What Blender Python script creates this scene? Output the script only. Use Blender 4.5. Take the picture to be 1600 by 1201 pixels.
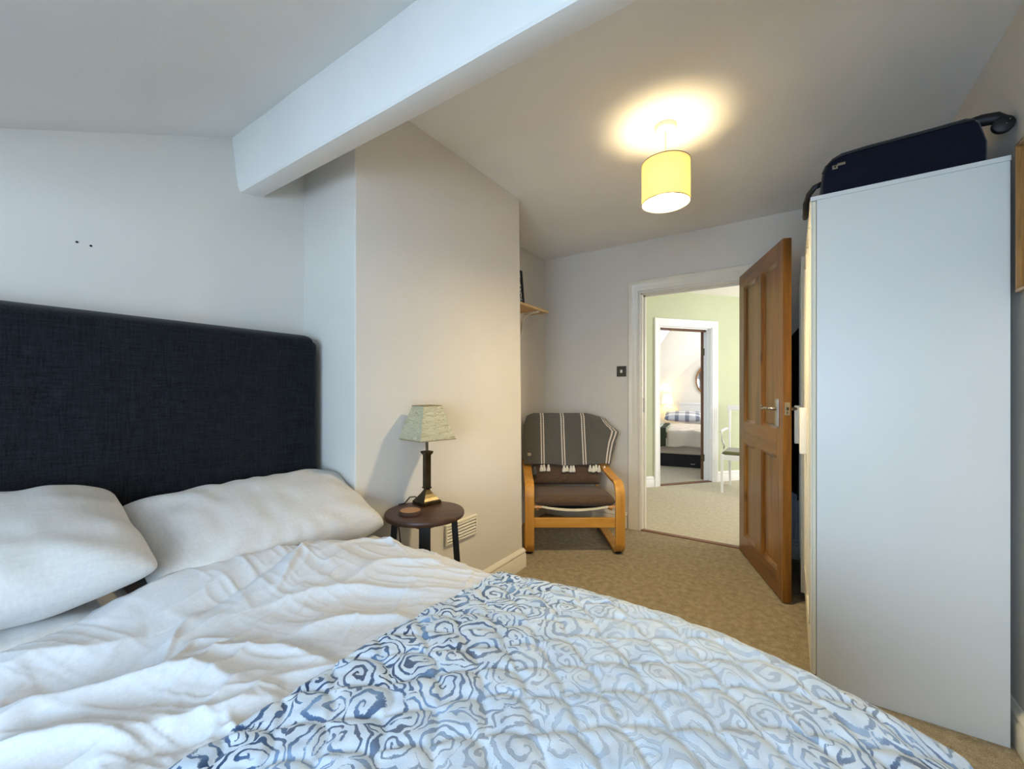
import bpy, bmesh, math, random
import numpy as np
from math import sin, cos, pi, radians, sqrt, atan2
from mathutils import Vector, Matrix
random.seed(5)
rng = np.random.RandomState(7)
for o in list(bpy.data.objects): bpy.data.objects.remove(o)
scn = bpy.context.scene
COL = scn.collection

# ------------------------------------------------------------------ camera, world, exposure
FPX, HOR, H, TH = 650.0, 612.0, 1.15, radians(33.8)
S, Cc = sin(TH), cos(TH)
cam = bpy.data.cameras.new('camera'); camo = bpy.data.objects.new('camera', cam); COL.objects.link(camo)
cam.sensor_fit = 'HORIZONTAL'; cam.sensor_width = 36; cam.lens = 36*FPX/1600
cam.shift_y = (HOR-600.5)/1600; cam.clip_start = .02
camo.location = (0, 0, H); camo.rotation_euler = (pi/2, 0, TH)
scn.camera = camo
vs = scn.view_settings
vs.view_transform = 'Standard'; vs.look = 'None'; vs.gamma = 1; vs.use_curve_mapping = False; vs.exposure = 0.18
w = bpy.data.worlds.new('sky'); scn.world = w; w.use_nodes = True
bg = w.node_tree.nodes['Background']; bg.inputs[0].default_value = (.72, .84, 1, 1); bg.inputs[1].default_value = 1.0

def area(name, loc, rot, sx, sy, power, col, spread=pi):
    l = bpy.data.lights.new(name, 'AREA'); l.shape = 'RECTANGLE'; l.size = sx; l.size_y = sy
    l.energy = power; l.color = col; l.spread = spread
    o = bpy.data.objects.new(name, l); COL.objects.link(o); o.location = loc; o.rotation_euler = rot; return o
area('window_daylight', (-.07, -1.56, 1.14), (pi/2, 0, 0), 1.3, 1.05, 67, (.53, .75, 1))
area('landing_window_daylight', (1.52, 5.0, 1.45), (pi/2, 0, pi/2), 1.5, 1.4, 44, (1, .95, .88))

def W(l, d): return (-S*d+Cc*l, Cc*d+S*l)          # lateral, depth -> world x, y

# ------------------------------------------------------------------ materials
def lin(c): return tuple(((x/255)/12.92 if x/255 <= .04045 else ((x/255+.055)/1.055)**2.4) for x in c)+(1,)
MATS = {}
class NT:
    def __init__(s, name):
        s.m = bpy.data.materials.new(name); s.m.use_nodes = True; s.t = s.m.node_tree; s.n = s.t.nodes
        s.b = s.n['Principled BSDF']; s.out = s.n['Material Output']
    def add(s, t, **k):
        n = s.n.new(t)
        for a, v in k.items(): setattr(n, a, v)
        return n
    def link(s, a, b): s.t.links.new(a, b)
    def val(s, sock, v):
        if isinstance(v, (int, float, tuple)): sock.default_value = v
        else: s.link(v, sock)
    def math(s, op, a, b=None, c=None):
        n = s.add('ShaderNodeMath', operation=op); s.val(n.inputs[0], a)
        if b is not None: s.val(n.inputs[1], b)
        if c is not None: s.val(n.inputs[2], c)
        return n.outputs[0]
    def coord(s, which='Object', scale=(1, 1, 1), rot=(0, 0, 0)):
        c = s.add('ShaderNodeTexCoord'); mp = s.add('ShaderNodeMapping'); mp.inputs['Scale'].default_value = scale
        mp.inputs['Rotation'].default_value = rot; s.link(c.outputs[which], mp.inputs[0]); return mp.outputs[0]
    def noise(s, vec, scale, detail=3, rough=.5, dist=0):
        n = s.add('ShaderNodeTexNoise'); s.link(vec, n.inputs['Vector']); n.inputs['Scale'].default_value = scale
        n.inputs['Detail'].default_value = detail; n.inputs['Roughness'].default_value = rough; n.inputs['Distortion'].default_value = dist
        return n.outputs['Fac']
    def ramp(s, fac, stops, interp='LINEAR'):
        r = s.add('ShaderNodeValToRGB'); r.color_ramp.interpolation = interp; e = r.color_ramp.elements
        while len(e) < len(stops): e.new(.5)
        for i, (p, c) in enumerate(stops): e[i].position = p; e[i].color = c
        s.link(fac, r.inputs[0]); return r.outputs[0]
    def mix(s, f, a, b):
        n = s.add('ShaderNodeMix', data_type='RGBA'); s.val(n.inputs[0], f); s.val(n.inputs[6], a); s.val(n.inputs[7], b); return n.outputs[2]
    def bump(s, h, strength, dist=.01, normal=None):
        n = s.add('ShaderNodeBump'); n.inputs['Strength'].default_value = strength; n.inputs['Distance'].default_value = dist
        s.link(h, n.inputs['Height'])
        if normal is not None: s.link(normal, n.inputs['Normal'])
        s.link(n.outputs[0], s.b.inputs['Normal']); return n.outputs[0]

def simple(name, rgb, rough=.5, metal=0, nscale=0, namp=.06, bump=0, bscale=200, bdist=.001, sheen=0, spec=.5):
    if name in MATS: return MATS[name]
    t = NT(name); t.b.inputs['Roughness'].default_value = rough; t.b.inputs['Metallic'].default_value = metal
    t.b.inputs['Specular IOR Level'].default_value = spec
    c = lin(rgb); v = t.coord()
    k = 1+namp; d = 1-namp
    f = t.noise(v, nscale or 3, 4)
    t.link(t.ramp(f, [(.3, (c[0]*d, c[1]*d, c[2]*d, 1)), (.7, (min(c[0]*k, 1), min(c[1]*k, 1), min(c[2]*k, 1), 1))]), t.b.inputs['Base Color'])
    if bump: t.bump(t.noise(v, bscale, 3), bump, bdist)
    if sheen: t.b.inputs['Sheen Weight'].default_value = sheen
    MATS[name] = t.m; return t.m

def wall_paint(name, rgb):
    t = NT(name); v = t.coord(); c = lin(rgb); t.b.inputs['Roughness'].default_value = .85
    t.b.inputs['Specular IOR Level'].default_value = .2
    f = t.noise(v, 1.7, 5); g = t.noise(v, 40, 2)
    t.link(t.ramp(f, [(.3, tuple(x*.96 for x in c[:3])+(1,)), (.7, tuple(min(x*1.03, 1) for x in c[:3])+(1,))]), t.b.inputs['Base Color'])
    h = t.math('ADD', t.math('MULTIPLY', t.noise(v, 6, 3), 1.0), t.math('MULTIPLY', t.noise(v, 160, 3), .12))
    t.bump(h, .35, .006); return t.m
M_wall = wall_paint('wall_paint', (220, 214, 205))
M_ceil = wall_paint('ceiling_paint', (240, 237, 232))
M_hall = wall_paint('green_wall_paint', (196, 202, 172))
M_white_room = wall_paint('white_wall_paint', (235, 232, 228))
M_gloss = simple('white_gloss_paint', (226, 219, 203), .35, nscale=5, namp=.03, bump=.1, bscale=30)
M_white = simple('white_painted_wood', (240, 240, 238), .4, namp=.02)

def carpet(name, a, b, c):
    t = NT(name); v = t.coord(); t.b.inputs['Roughness'].default_value = 1; t.b.inputs['Specular IOR Level'].default_value = .05
    f = t.math('ADD', t.math('MULTIPLY', t.noise(v, 260, 3, .7), .6), t.math('MULTIPLY', t.noise(v, 28, 5, .7), .4))
    t.link(t.ramp(f, [(.36, lin(a)), (.5, lin(b)), (.64, lin(c))]), t.b.inputs['Base Color'])
    t.bump(t.math('ADD', t.noise(v, 300, 2, .8), t.noise(v, 45, 4)), .9, .006); t.b.inputs['Sheen Weight'].default_value = .15; return t.m
M_carpet = carpet('beige_carpet', (108, 96, 72), (158, 142, 112), (194, 180, 152))
M_carpet2 = carpet('pale_carpet', (172, 163, 136), (202, 193, 168), (224, 216, 194))

def wood(name, dark, mid, light, scale=1.0, axis='Z', rough=.4, knots=0):
    t = NT(name); t.b.inputs['Roughness'].default_value = rough
    sc = {'Z': (1, 1, .08), 'X': (.08, 1, 1), 'Y': (1, .08, 1)}[axis]
    v = t.coord(scale=tuple(x*scale for x in sc))
    f = t.noise(v, 14, 6, .6, 1.2); g = t.noise(v, 90, 3, .6, .5)
    f2 = t.math('ADD', t.math('MULTIPLY', f, .75), t.math('MULTIPLY', g, .25))
    col = t.ramp(f2, [(.33, lin(dark)), (.5, lin(mid)), (.68, lin(light))])
    if knots:
        v2 = t.coord(scale=(1, 1, .38)); vo = t.add('ShaderNodeTexVoronoi'); t.link(v2, vo.inputs['Vector']); vo.inputs['Scale'].default_value = 5.5
        k = t.ramp(vo.outputs['Distance'], [(.05, (1, 1, 1, 1)), (.13, (0, 0, 0, 1))])
        big = t.noise(t.coord(scale=(1, 1, .5)), 2.2, 3)
        col = t.mix(t.ramp(big, [(.38, (.45, .45, .45, 1)), (.62, (0, 0, 0, 1))]), col, lin((96, 56, 18)))
        col = t.mix(t.math('MULTIPLY', k, .8), col, lin((50, 20, 8)))
    t.link(col, t.b.inputs['Base Color']); t.bump(f2, .12, .002); return t.m
M_pine = wood('stained_pine', (88, 52, 14), (130, 84, 26), (160, 108, 38), 1, 'Z', .3, 1)
M_pine_h = wood('stained_pine_crossgrain', (84, 50, 16), (124, 78, 26), (150, 98, 36), 1, 'X', .3, 0)
M_birch = wood('honey_birch', (176, 118, 42), (204, 146, 62), (218, 164, 82), 1, 'Z', .35)
M_birch_x = wood('honey_birch_crossgrain', (176, 118, 42), (204, 146, 62), (218, 164, 82), 1, 'X', .35)
M_shelf = wood('pale_shelf_wood', (176, 130, 70), (200, 158, 96), (214, 176, 116), 1, 'Y', .45)
M_walnut = wood('dark_walnut', (38, 22, 14), (66, 40, 27), (92, 60, 42), 1.2, 'X', .42)
M_thresh = wood('threshold_wood', (88, 58, 38), (122, 84, 60), (150, 108, 80), 1, 'X', .5)
M_brown = wood('brown_door_edge', (70, 42, 20), (98, 62, 32), (120, 80, 44), 1, 'Z', .5)
M_black = simple('black_paint', (14, 15, 18), .55)
M_bronze = simple('antique_bronze', (84, 74, 56), .35, 1, 20, .25)
M_steel = simple('brushed_nickel', (170, 160, 148), .32, 1, 30, .1)
M_ward = simple('white_foil_board', (222, 222, 218), .38, namp=.012)
M_ward_door = simple('white_foil_door', (230, 222, 200), .6, namp=.0, spec=.15)
M_plastic = simple('white_plastic', (238, 232, 215), .4, namp=.02)
M_rad = simple('white_radiator_enamel', (205, 212, 218), .4, namp=.02)

def weave(name, a, b, scale=1, rough=.95, bs=.4, sheen=.1):
    t = NT(name); t.b.inputs['Roughness'].default_value = rough; t.b.inputs['Specular IOR Level'].default_value = .12
    t.b.inputs['Sheen Weight'].default_value = sheen
    n1 = t.noise(t.coord(scale=(30*scale, 420*scale, 420*scale)), 1, 2); n2 = t.noise(t.coord(scale=(420*scale, 420*scale, 30*scale)), 1, 2)
    n3 = t.noise(t.coord(scale=(420*scale, 30*scale, 420*scale)), 1, 2)
    f = t.math('ADD', t.math('ADD', t.math('MULTIPLY', n1, .33), t.math('MULTIPLY', n2, .33)), t.math('MULTIPLY', n3, .34))
    t.link(t.ramp(f, [(.38, lin(a)), (.62, lin(b))]), t.b.inputs['Base Color']); t.bump(f, bs, .002); return t.m
M_head = weave('charcoal_linen', (10, 11, 15), (32, 34, 39), .6)
M_cush = weave('brown_cotton', (74, 58, 46), (104, 84, 68), .7)
M_throw_base = weave('grey_knit', (74, 70, 64), (100, 96, 88), 1)
M_cotton = weave('white_cotton', (204, 204, 206), (214, 213, 214), .5, .9, .12, .1)
M_pillow = weave('cream_cotton', (204, 201, 198), (214, 211, 207), .35, .9, .12, .1)
M_navy = weave('navy_nylon', (10, 13, 26), (18, 22, 40), .8, .7)
M_coat = weave('black_wool', (12, 12, 16), (26, 26, 31), .6)
M_coat2 = weave('grey_wool', (62, 58, 56), (88, 83, 80), .6)
M_tassel = simple('cream_tassel_yarn', (232, 224, 206), .9, nscale=60, namp=.12, bump=.5, bscale=300)
M_tassel_g = simple('grey_tassel_yarn', (80, 78, 74), .9, nscale=60, namp=.12, bump=.5, bscale=300)

# ------------------------------------------------------------------ mesh helpers
def box(bm, x0, x1, y0, y1, z0, z1):
    v = [bm.verts.new(p) for p in ((x0,y0,z0),(x1,y0,z0),(x1,y1,z0),(x0,y1,z0),(x0,y0,z1),(x1,y0,z1),(x1,y1,z1),(x0,y1,z1))]
    for f in ((3,2,1,0),(4,5,6,7),(0,1,5,4),(1,2,6,5),(2,3,7,6),(3,0,4,7)): bm.faces.new([v[i] for i in f])
    return v
def hexa(bm, pts):
    v = [bm.verts.new(p) for p in pts]
    for f in ((3,2,1,0),(4,5,6,7),(0,1,5,4),(1,2,6,5),(2,3,7,6),(3,0,4,7)): bm.faces.new([v[i] for i in f])
def prism(bm, poly, axis, a0, a1):
    def P(p, a): return {'X': (a, p[0], p[1]), 'Y': (p[0], a, p[1]), 'Z': (p[0], p[1], a)}[axis]
    A = [bm.verts.new(P(p, a0)) for p in poly]; B = [bm.verts.new(P(p, a1)) for p in poly]
    n = len(poly); bm.faces.new(A[::-1]); bm.faces.new(B)
    for i in range(n): bm.faces.new((A[i], A[(i+1) % n], B[(i+1) % n], B[i]))
def lathe(bm, prof, n=32, cx=0, cy=0, squash=1):
    rings = []
    for r, z in prof:
        if r < 1e-6: rings.append([bm.verts.new((cx, cy, z))])
        else: rings.append([bm.verts.new((cx+r*cos(2*pi*i/n), cy+r*sin(2*pi*i/n)*squash, z)) for i in range(n)])
    for a, b in zip(rings, rings[1:]):
        for i in range(n):
            j = (i+1) % n
            if len(a) == 1 and len(b) == 1: continue
            if len(a) == 1: bm.faces.new((a[0], b[i], b[j]))
            elif len(b) == 1: bm.faces.new((a[i], a[j], b[0]))
            else: bm.faces.new((a[i], a[j], b[j], b[i]))
def tube(bm, pts, r, n=8, closed=False):
    pts = [Vector(p) for p in pts]; rings = []; rr = r if isinstance(r, (list, tuple)) else [r]*len(pts)
    for i, p in enumerate(pts):
        d = ((pts[(i+1) % len(pts)] if (i < len(pts)-1 or closed) else p)-(pts[i-1] if (i > 0 or closed) else p)).normalized()
        u = d.cross(Vector((0, 0, 1)))
        if u.length < .05: u = d.cross(Vector((0, 1, 0)))
        u.normalize(); v = d.cross(u)
        rings.append([bm.verts.new(p+rr[i]*(cos(2*pi*k/n)*u+sin(2*pi*k/n)*v)) for k in range(n)])
    m = len(rings)
    for i in range(m if closed else m-1):
        a, b = rings[i], rings[(i+1) % m]
        for k in range(n): bm.faces.new((a[k], a[(k+1) % n], b[(k+1) % n], b[k]))
    if not closed: bm.faces.new(rings[0][::-1]); bm.faces.new(rings[-1])
def strip(bm, path, x0, x1, th):
    """flat board bent along path of (y,z), between x0 and x1, thickness th"""
    n = len(path); nor = []
    for i in range(n):
        a = path[max(i-1, 0)]; b = path[min(i+1, n-1)]; dy, dz = b[0]-a[0], b[1]-a[1]; L = math.hypot(dy, dz); nor.append((-dz/L, dy/L))
    R = []
    for p, q in zip(path, nor):
        o = [(p[0]+q[0]*th/2, p[1]+q[1]*th/2), (p[0]-q[0]*th/2, p[1]-q[1]*th/2)]
        R.append([bm.verts.new((x0, *o[0])), bm.verts.new((x1, *o[0])), bm.verts.new((x1, *o[1])), bm.verts.new((x0, *o[1]))])
    for a, b in zip(R, R[1:]):
        for k in range(4): bm.faces.new((a[k], a[(k+1) % 4], b[(k+1) % 4], b[k]))
    bm.faces.new(R[0][::-1]); bm.faces.new(R[-1])
def arc(cx, cy, r, a0, a1, n=8): return [(cx+r*cos(radians(a0+(a1-a0)*i/n)), cy+r*sin(radians(a0+(a1-a0)*i/n))) for i in range(n+1)]
def obj(name, bm, mat, parent=None, smooth=False, bevel=0, sub=0, seg=2):
    bmesh.ops.recalc_face_normals(bm, faces=bm.faces)
    me = bpy.data.meshes.new(name); bm.to_mesh(me); bm.free()
    return mobj(name, me, mat, parent, smooth, bevel, sub, seg)
def mobj(name, me, mat, parent=None, smooth=False, bevel=0, sub=0, seg=2):
    if mat: me.materials.append(mat)
    o = bpy.data.objects.new(name, me); COL.objects.link(o)
    if parent: o.parent = parent
    if smooth or bevel:
        for p in me.polygons: p.use_smooth = True
        if not bevel and smooth == 'angle':
            try: me.set_sharp_from_angle(angle=radians(40))
            except Exception: pass
    if bevel:
        b = o.modifiers.new('b', 'BEVEL'); b.width = bevel; b.segments = seg; b.limit_method = 'ANGLE'; b.angle_limit = radians(35); b.harden_normals = True
        try: me.set_sharp_from_angle(angle=radians(35))
        except Exception: pass
    if sub:
        s = o.modifiers.new('s', 'SUBSURF'); s.levels = sub; s.render_levels = sub
    return o
def B(name, dims, mat, parent=None, bevel=0, **k):
    bm = bmesh.new(); box(bm, *dims); return obj(name, bm, mat, parent, bevel=bevel, **k)
def struct(o, label=None):
    o['kind'] = 'structure'
    if label: o['label'] = label
    return o
def thing(name, label, cat, loc=(0, 0, 0), rz=0, group=None):
    o = bpy.data.objects.new(name, None); COL.objects.link(o); o.location = loc; o.rotation_euler = (0, 0, rz)
    o.empty_display_size = .1; o['label'] = label; o['category'] = cat
    if group: o['group'] = group
    return o
def tag(o, label, cat, group=None):
    o['label'] = label; o['category'] = cat
    if group: o['group'] = group
    return o
def gridmesh(name, P, uv=None, closed=False):
    """P: (n,m,3) array"""
    n, m = P.shape[:2]; me = bpy.data.meshes.new(name)
    idx = np.arange(n*m).reshape(n, m)
    f = np.stack([idx[:-1, :-1], idx[1:, :-1], idx[1:, 1:], idx[:-1, 1:]], -1).reshape(-1, 4)
    me.from_pydata([], [], []); me.vertices.add(n*m); me.vertices.foreach_set('co', P.reshape(-1).astype(np.float32))
    me.loops.add(f.size); me.loops.foreach_set('vertex_index', f.reshape(-1).astype(np.int32))
    me.polygons.add(len(f)); me.polygons.foreach_set('loop_start', (np.arange(len(f))*4).astype(np.int32))
    me.polygons.foreach_set('loop_total', np.full(len(f), 4, np.int32)); me.update(calc_edges=True)
    if uv is not None:
        l = me.uv_layers.new(name='UVMap'); l.data.foreach_set('uv', uv.reshape(-1, 2)[f.reshape(-1)].reshape(-1).astype(np.float32))
    me.validate(); return me
def vnoise(x, y, seed=0):
    """smooth value noise, vectorised"""
    r = np.random.RandomState(seed); T = r.rand(64, 64)
    xi = np.floor(x).astype(int); yi = np.floor(y).astype(int); fx = x-xi; fy = y-yi
    fx = fx*fx*(3-2*fx); fy = fy*fy*(3-2*fy)
    a = T[xi % 64, yi % 64]; b = T[(xi+1) % 64, yi % 64]; c = T[xi % 64, (yi+1) % 64]; d = T[(xi+1) % 64, (yi+1) % 64]
    return (a*(1-fx)+b*fx)*(1-fy)+(c*(1-fx)+d*fx)*fy

# ------------------------------------------------------------------ room shell
XL, XC, XR, XA, YB, YC0, YC1 = -1.837, -1.463, .62, -1.942, 3.471, 1.045, 2.30
struct(B('floor', (-2.0, .66, -1.6, 3.49, -.06, 0), M_carpet), 'beige flecked bedroom carpet')
bm = bmesh.new()
prism(bm, [(-1.55, 1.67), (-.30, 1.67), (1.25, 2.385), (1.29, 2.40), (3.55, 2.40), (3.55, 2.5), (1.2, 2.5), (-.35, 1.8), (-1.55, 1.8)], 'X', -2.02, .70)
struct(obj('ceiling', bm, M_ceil), 'painted ceiling, sloping over the bed and flat beyond the beam')
wl = struct(B('wall_left', (XL-.14, XL, -1.6, 1.3, 0, 2.45), M_wall), 'wall behind the dark headboard')
for (y, z) in ((.321, 1.614), (.352, 1.611)):
    bm = bmesh.new(); lathe(bm, [(0, .0), (.0035, .0), (.0035, .0012), (0, .0018)], 8)
    bmesh.ops.rotate(bm, verts=bm.verts, matrix=Matrix.Rotation(pi/2, 3, 'Y')); bmesh.ops.translate(bm, verts=bm.verts, vec=(XL, y, z))
    obj('nail_hole', bm, M_black, wl)
struct(B('wall_alcove', (XA-.14, XA, 1.9, 3.6, 0, 2.45), M_wall), 'side wall of the alcove behind the armchair')
bm = bmesh.new()
hexa(bm, [(XA, YC0, 0), (XC, YC0, 0), (XC, 2.31, 0), (XA, 2.31, 0), (XA, YC0, 2.45), (XC, YC0, 2.45), (XC, 2.272, 2.45), (XA, 2.272, 2.45)])
struct(obj('wall_chimney', bm, M_wall, bevel=.006), 'projecting chimney breast beside the bed')
bm = bmesh.new()
box(bm, XA-.1, -1.036, YB, YB+.12, 0, 2.45); box(bm, -.262, XR+.1, YB, YB+.12, 0, 2.45); box(bm, -1.036, -.262, YB, YB+.12, 1.972, 2.45)
struct(obj('wall_back', bm, M_wall), 'end wall with the doorway to the landing')
struct(B('wall_right', (XR, XR+.12, -1.6, 3.6, 0, 2.6), M_wall), 'wall behind the wardrobe')
bm = bmesh.new()
box(bm, XL, -.74, -1.52, -1.4, 0, 1.75); box(bm, .6, XR+.1, -1.52, -1.4, 0, 1.75); box(bm, -.74, .6, -1.52, -1.4, 0, .62); box(bm, -.74, .6, -1.52, -1.4, 1.66, 1.75)
struct(obj('wall_front', bm, M_wall))
bm = bmesh.new()
for x in (-.74, -.09, .56): box(bm, x, x+.04, -1.5, -1.45, .62, 1.66)
box(bm, -.74, .6, -1.5, -1.45, .62, .66); box(bm, -.74, .6, -1.5, -1.45, 1.62, 1.66)
struct(obj('window_1', bm, M_white))
# beam
bm = bmesh.new(); n = 60
prof = [(.742, 2.24), (.7515, 2.153), (.772, 1.972), (.7765, 1.966), (.7775, 1.957), (.783, 1.952), (.862, 1.962), (.868, 1.968), (.90, 2.32)]
R = []
for i in range(n+1):
    x = XL-.01+(XR-XL+.02)*i/n; k = sin(i*.37)*.0012+sin(i*.9+1)*.0008
    R.append([bm.verts.new((x, y+k, z+k*.8)) for y, z in prof])
for a, b in zip(R, R[1:]):
    for j in range(len(prof)): j2 = (j+1) % len(prof); bm.faces.new((a[j], a[j2], b[j2], b[j]))
struct(obj('trim_1', bm, M_ceil, smooth='angle'), 'boxed ceiling beam crossing the room above the bed')
# baseboards
BP = [(0, 0), (.018, 0), (.018, .085), (.014, .092), (.014, .098), (.017, .102), (.015, .112), (.009, .118), (.006, .126), (0, .128)]
def baseboard(name, a, b, mat=M_gloss, parent=None, ext=(0, 0)):
    """runs a->b on the ground, room side is to the right hand of the run"""
    a = Vector((*a, 0)); b = Vector((*b, 0)); d = (b-a).normalized(); nrm = Vector((d.y, -d.x, 0)); bm = bmesh.new()
    A = [bm.verts.new(a+nrm*o-d*(o*ext[0])+Vector((0, 0, z))) for o, z in BP]; C = [bm.verts.new(b+nrm*o+d*(o*ext[1])+Vector((0, 0, z))) for o, z in BP]
    bm.faces.new(A); bm.faces.new(C[::-1])
    for i in range(len(BP)): j = (i+1) % len(BP); bm.faces.new((A[i], A[j], C[j], C[i]))
    return struct(obj(name, bm, mat, parent, smooth='angle'))
baseboard('baseboard_chimney', (XC, YC0), (XC, 2.309), ext=(0, 1))
baseboard('baseboard_alcove', (XC, 2.309), (XA, 2.309), ext=(1, 0))
baseboard('baseboard_alcove_side', (XA, 2.309), (XA, YB))
baseboard('baseboard_back', (XA, YB), (-1.145, YB))
baseboard('baseboard_back', (-.15, YB), (XR, YB))
baseboard('baseboard_right', (XR, YB), (XR, -1.4))

def architrave(name, x0, x1, z1, depth, w, mat, parent=None, loc=(0, 0, 0), rz=0, label=None, back=True, fullprof=True):
    """opening x0..x1 up to z1 in the wall between y=0 (our side) and y=depth; moulded frame on our side, lining through"""
    prof = [(-.004, 0), (-.004, .014), (.006, .017), (.012, .013), (.30*w, .014), (.36*w, .019), (.62*w, .021), (.68*w, .026), (.95*w, .027), (w, .022), (w, 0)]
    root = parent
    bm = bmesh.new(); R = [[] for _ in range(4)]
    for o, p in prof:
        for k, q in enumerate(((x0-o, 0), (x0-o, z1+o), (x1+o, z1+o), (x1+o, 0))): R[k].append(bm.verts.new((q[0], -p, q[1])))
    for a, b in zip(R, R[1:]):
        for j in range(len(prof)-1): bm.faces.new((a[j], a[j+1], b[j+1], b[j]))
    bm.faces.new(R[0]); bm.faces.new(R[3][::-1])
    t = .022
    box(bm, x0, x0+t*.6, 0, depth, 0, z1); box(bm, x1-t*.6, x1, 0, depth, 0, z1); box(bm, x0, x1, 0, depth, z1-t*.6, z1)
    box(bm, x0, x0+.026, .045, .065, 0, z1); box(bm, x1-.026, x1, .045, .065, 0, z1); box(bm, x0, x1, .045, .065, z1-.026, z1)
    o = struct(obj(name, bm, mat, parent, smooth='angle'), label); o.location = loc; o.rotation_euler = (0, 0, rz); return o
architrave('trim_2', -1.036, -.262, 1.972, .12, .10, M_gloss, loc=(0, YB, 0), label='white moulded frame of the bedroom doorway')
fr = bpy.data.objects['trim_2']
B('strike_plate', (-1.024, -1.021, .018, .05, .98, 1.10), M_steel, fr)
struct(B('trim_3', (-1.036, -.262, YB-.012, YB+.03, -.01, .009), M_thresh, bevel=.004), 'wooden threshold strip in the bedroom doorway')

# ------------------------------------------------------------------ pine door (door_1)
d1 = struct(bpy.data.objects.new('door_1', None), 'open stained pine four-panel door with nickel lever handles'); COL.objects.link(d1)
d1.location = (-.309, 3.428, .008); d1.rotation_euler = (0, 0, atan2(-.736, .275)); DT = .042; DW, DH = .786, 1.975
for nm, dm, mt in (('stile', (0, .105, 0, DT, 0, DH), M_pine), ('stile', (.70, DW, 0, DT, 0, DH), M_pine), ('muntin', (.335, .445, 0.0005, DT-.0005, .135, 1.885), M_pine),
                   ('rail', (.105, .70, 0, DT, 0, .135), M_pine_h), ('rail', (.105, .70, 0, DT, .785, .935), M_pine_h), ('rail', (.105, .70, 0, DT, 1.875, DH), M_pine_h)):
    B(nm, dm, mt, d1, bevel=.0015)
for x0, x1 in ((.105, .335), (.445, .70)):
    for z0, z1 in ((.135, .785), (.935, 1.875)):
        bm = bmesh.new()
        for sgn, y0, yc in ((1, 0, DT/2), (-1, DT, DT/2)):
            lv = [(0, .001), (.006, .004), (.016, .009), (.020, .0155), (.05, .0155)]
            rings = [[bm.verts.new(p) for p in ((x0+i, y0+sgn*d, z0+i), (x1-i, y0+sgn*d, z0+i), (x1-i, y0+sgn*d, z1-i), (x0+i, y0+sgn*d, z1-i))] for i, d in lv]
            for a, b in zip(rings, rings[1:]):
                for k in range(4): bm.faces.new((a[k], a[(k+1) % 4], b[(k+1) % 4], b[k]))
            bm.faces.new(rings[-1])
        obj('door_panel', bm, M_pine, d1, smooth='angle')
for sgn, y0 in ((-1, 0), (1, DT)):
    hp = B('handle_plate', (.692, .735, y0 if sgn > 0 else y0-.007, y0+.007 if sgn > 0 else y0, .945, 1.105), M_steel, d1, bevel=.003)
    B('plate_rim', (.700, .727, y0+(.007 if sgn > 0 else -.010), y0+(.010 if sgn > 0 else -.007), .955, 1.095), M_steel, hp, bevel=.001)
    bm = bmesh.new(); y = y0+sgn*.045
    tube(bm, [(.713, y0, 1.048), (.713, y, 1.048)], .009, 12)
    tube(bm, [(.72, y, 1.048), (.69, y, 1.048), (.66, y, 1.05), (.63, y, 1.048), (.612, y, 1.043), (.602, y, 1.047), (.598, y, 1.056), (.604, y, 1.062), (.612, y, 1.058)], [.008, .0085, .0075, .0065, .006, .006, .006, .006, .005], 10)
    obj('lever', bm, M_steel, hp, smooth=True)
lk = B('lock_faceplate', (DW, DW+.002, .008, DT-.008, 1.015, 1.085), M_steel, d1, bevel=.0008)
B('latch', (DW+.002, DW+.010, .015, DT-.016, 1.042, 1.058), M_bronze, lk, bevel=.002)
B('keyhole', (DW+.002, DW+.0026, .019, .023, 1.024, 1.036), M_black, lk)
for z in (.22, 1.72):
    bm = bmesh.new(); tube(bm, [(.004, DT+.004, z-.04), (.004, DT+.004, z+.04)], .006, 10); obj('hinge', bm, M_bronze, d1, smooth='angle')

# ------------------------------------------------------------------ landing beyond the door
HO = (-1.389, 5.148); HA = radians(51.2)
def HW(x, y): return (HO[0]+x*cos(HA)-y*sin(HA), HO[1]+x*sin(HA)+y*cos(HA))
struct(B('floor', (-4.5, 1.7, 3.49, 9.5, -.06, 0), M_carpet2), 'pale landing carpet')
struct(B('ceiling', (-2.4, 1.7, 3.55, 6.9, 2.39, 2.5), M_white_room))
hw = bmesh.new(); box(hw, -1.3, .091, 0, .13, 0, 2.45); box(hw, .885, 2.4, 0, .13, 0, 2.45); box(hw, .091, .885, 0, .13, 1.972, 2.45)
o = struct(obj('wall_landing', hw, M_hall), 'pale green landing wall with a second doorway'); o.location = (*HO, 0); o.rotation_euler = (0, 0, HA)
bm = bmesh.new(); box(bm, 0, .05, .12, 1.6, 0, 2.45)
struct(B('wall_landing_left', (-2.35, -2.2, 3.55, 4.6, 0, 2.45), M_hall))
bm = bmesh.new(); box(bm, 1.6, 1.7, 3.59, 4.2, 0, 2.45); box(bm, 1.6, 1.7, 5.8, 6.9, 0, 2.45); box(bm, 1.6, 1.7, 4.2, 5.8, 0, .7); box(bm, 1.6, 1.7, 4.2, 5.8, 2.2, 2.45)
struct(obj('wall_landing_right', bm, M_hall))
architrave('trim_4', .091, .885, 1.972, .13, .078, M_white, loc=(*HO, 0), rz=HA, label='white frame of the second doorway')
t4 = bpy.data.objects['trim_4']
B('door_stop', (.093, .883, .09, .125, 1.925, 1.957), M_brown, t4)
struct(B('trim_5', (.091, .885, -.005, .06, 0, .012), M_thresh, bevel=.004), 'wooden threshold of the second doorway')
o = bpy.data.objects['trim_5']; o.location = (*HO, 0); o.rotation_euler = (0, 0, HA)
o = baseboard('baseboard_landing', (-1.3, 0), (.012, 0), M_white); o.location = (*HO, 0); o.rotation_euler = (0, 0, HA)
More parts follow.
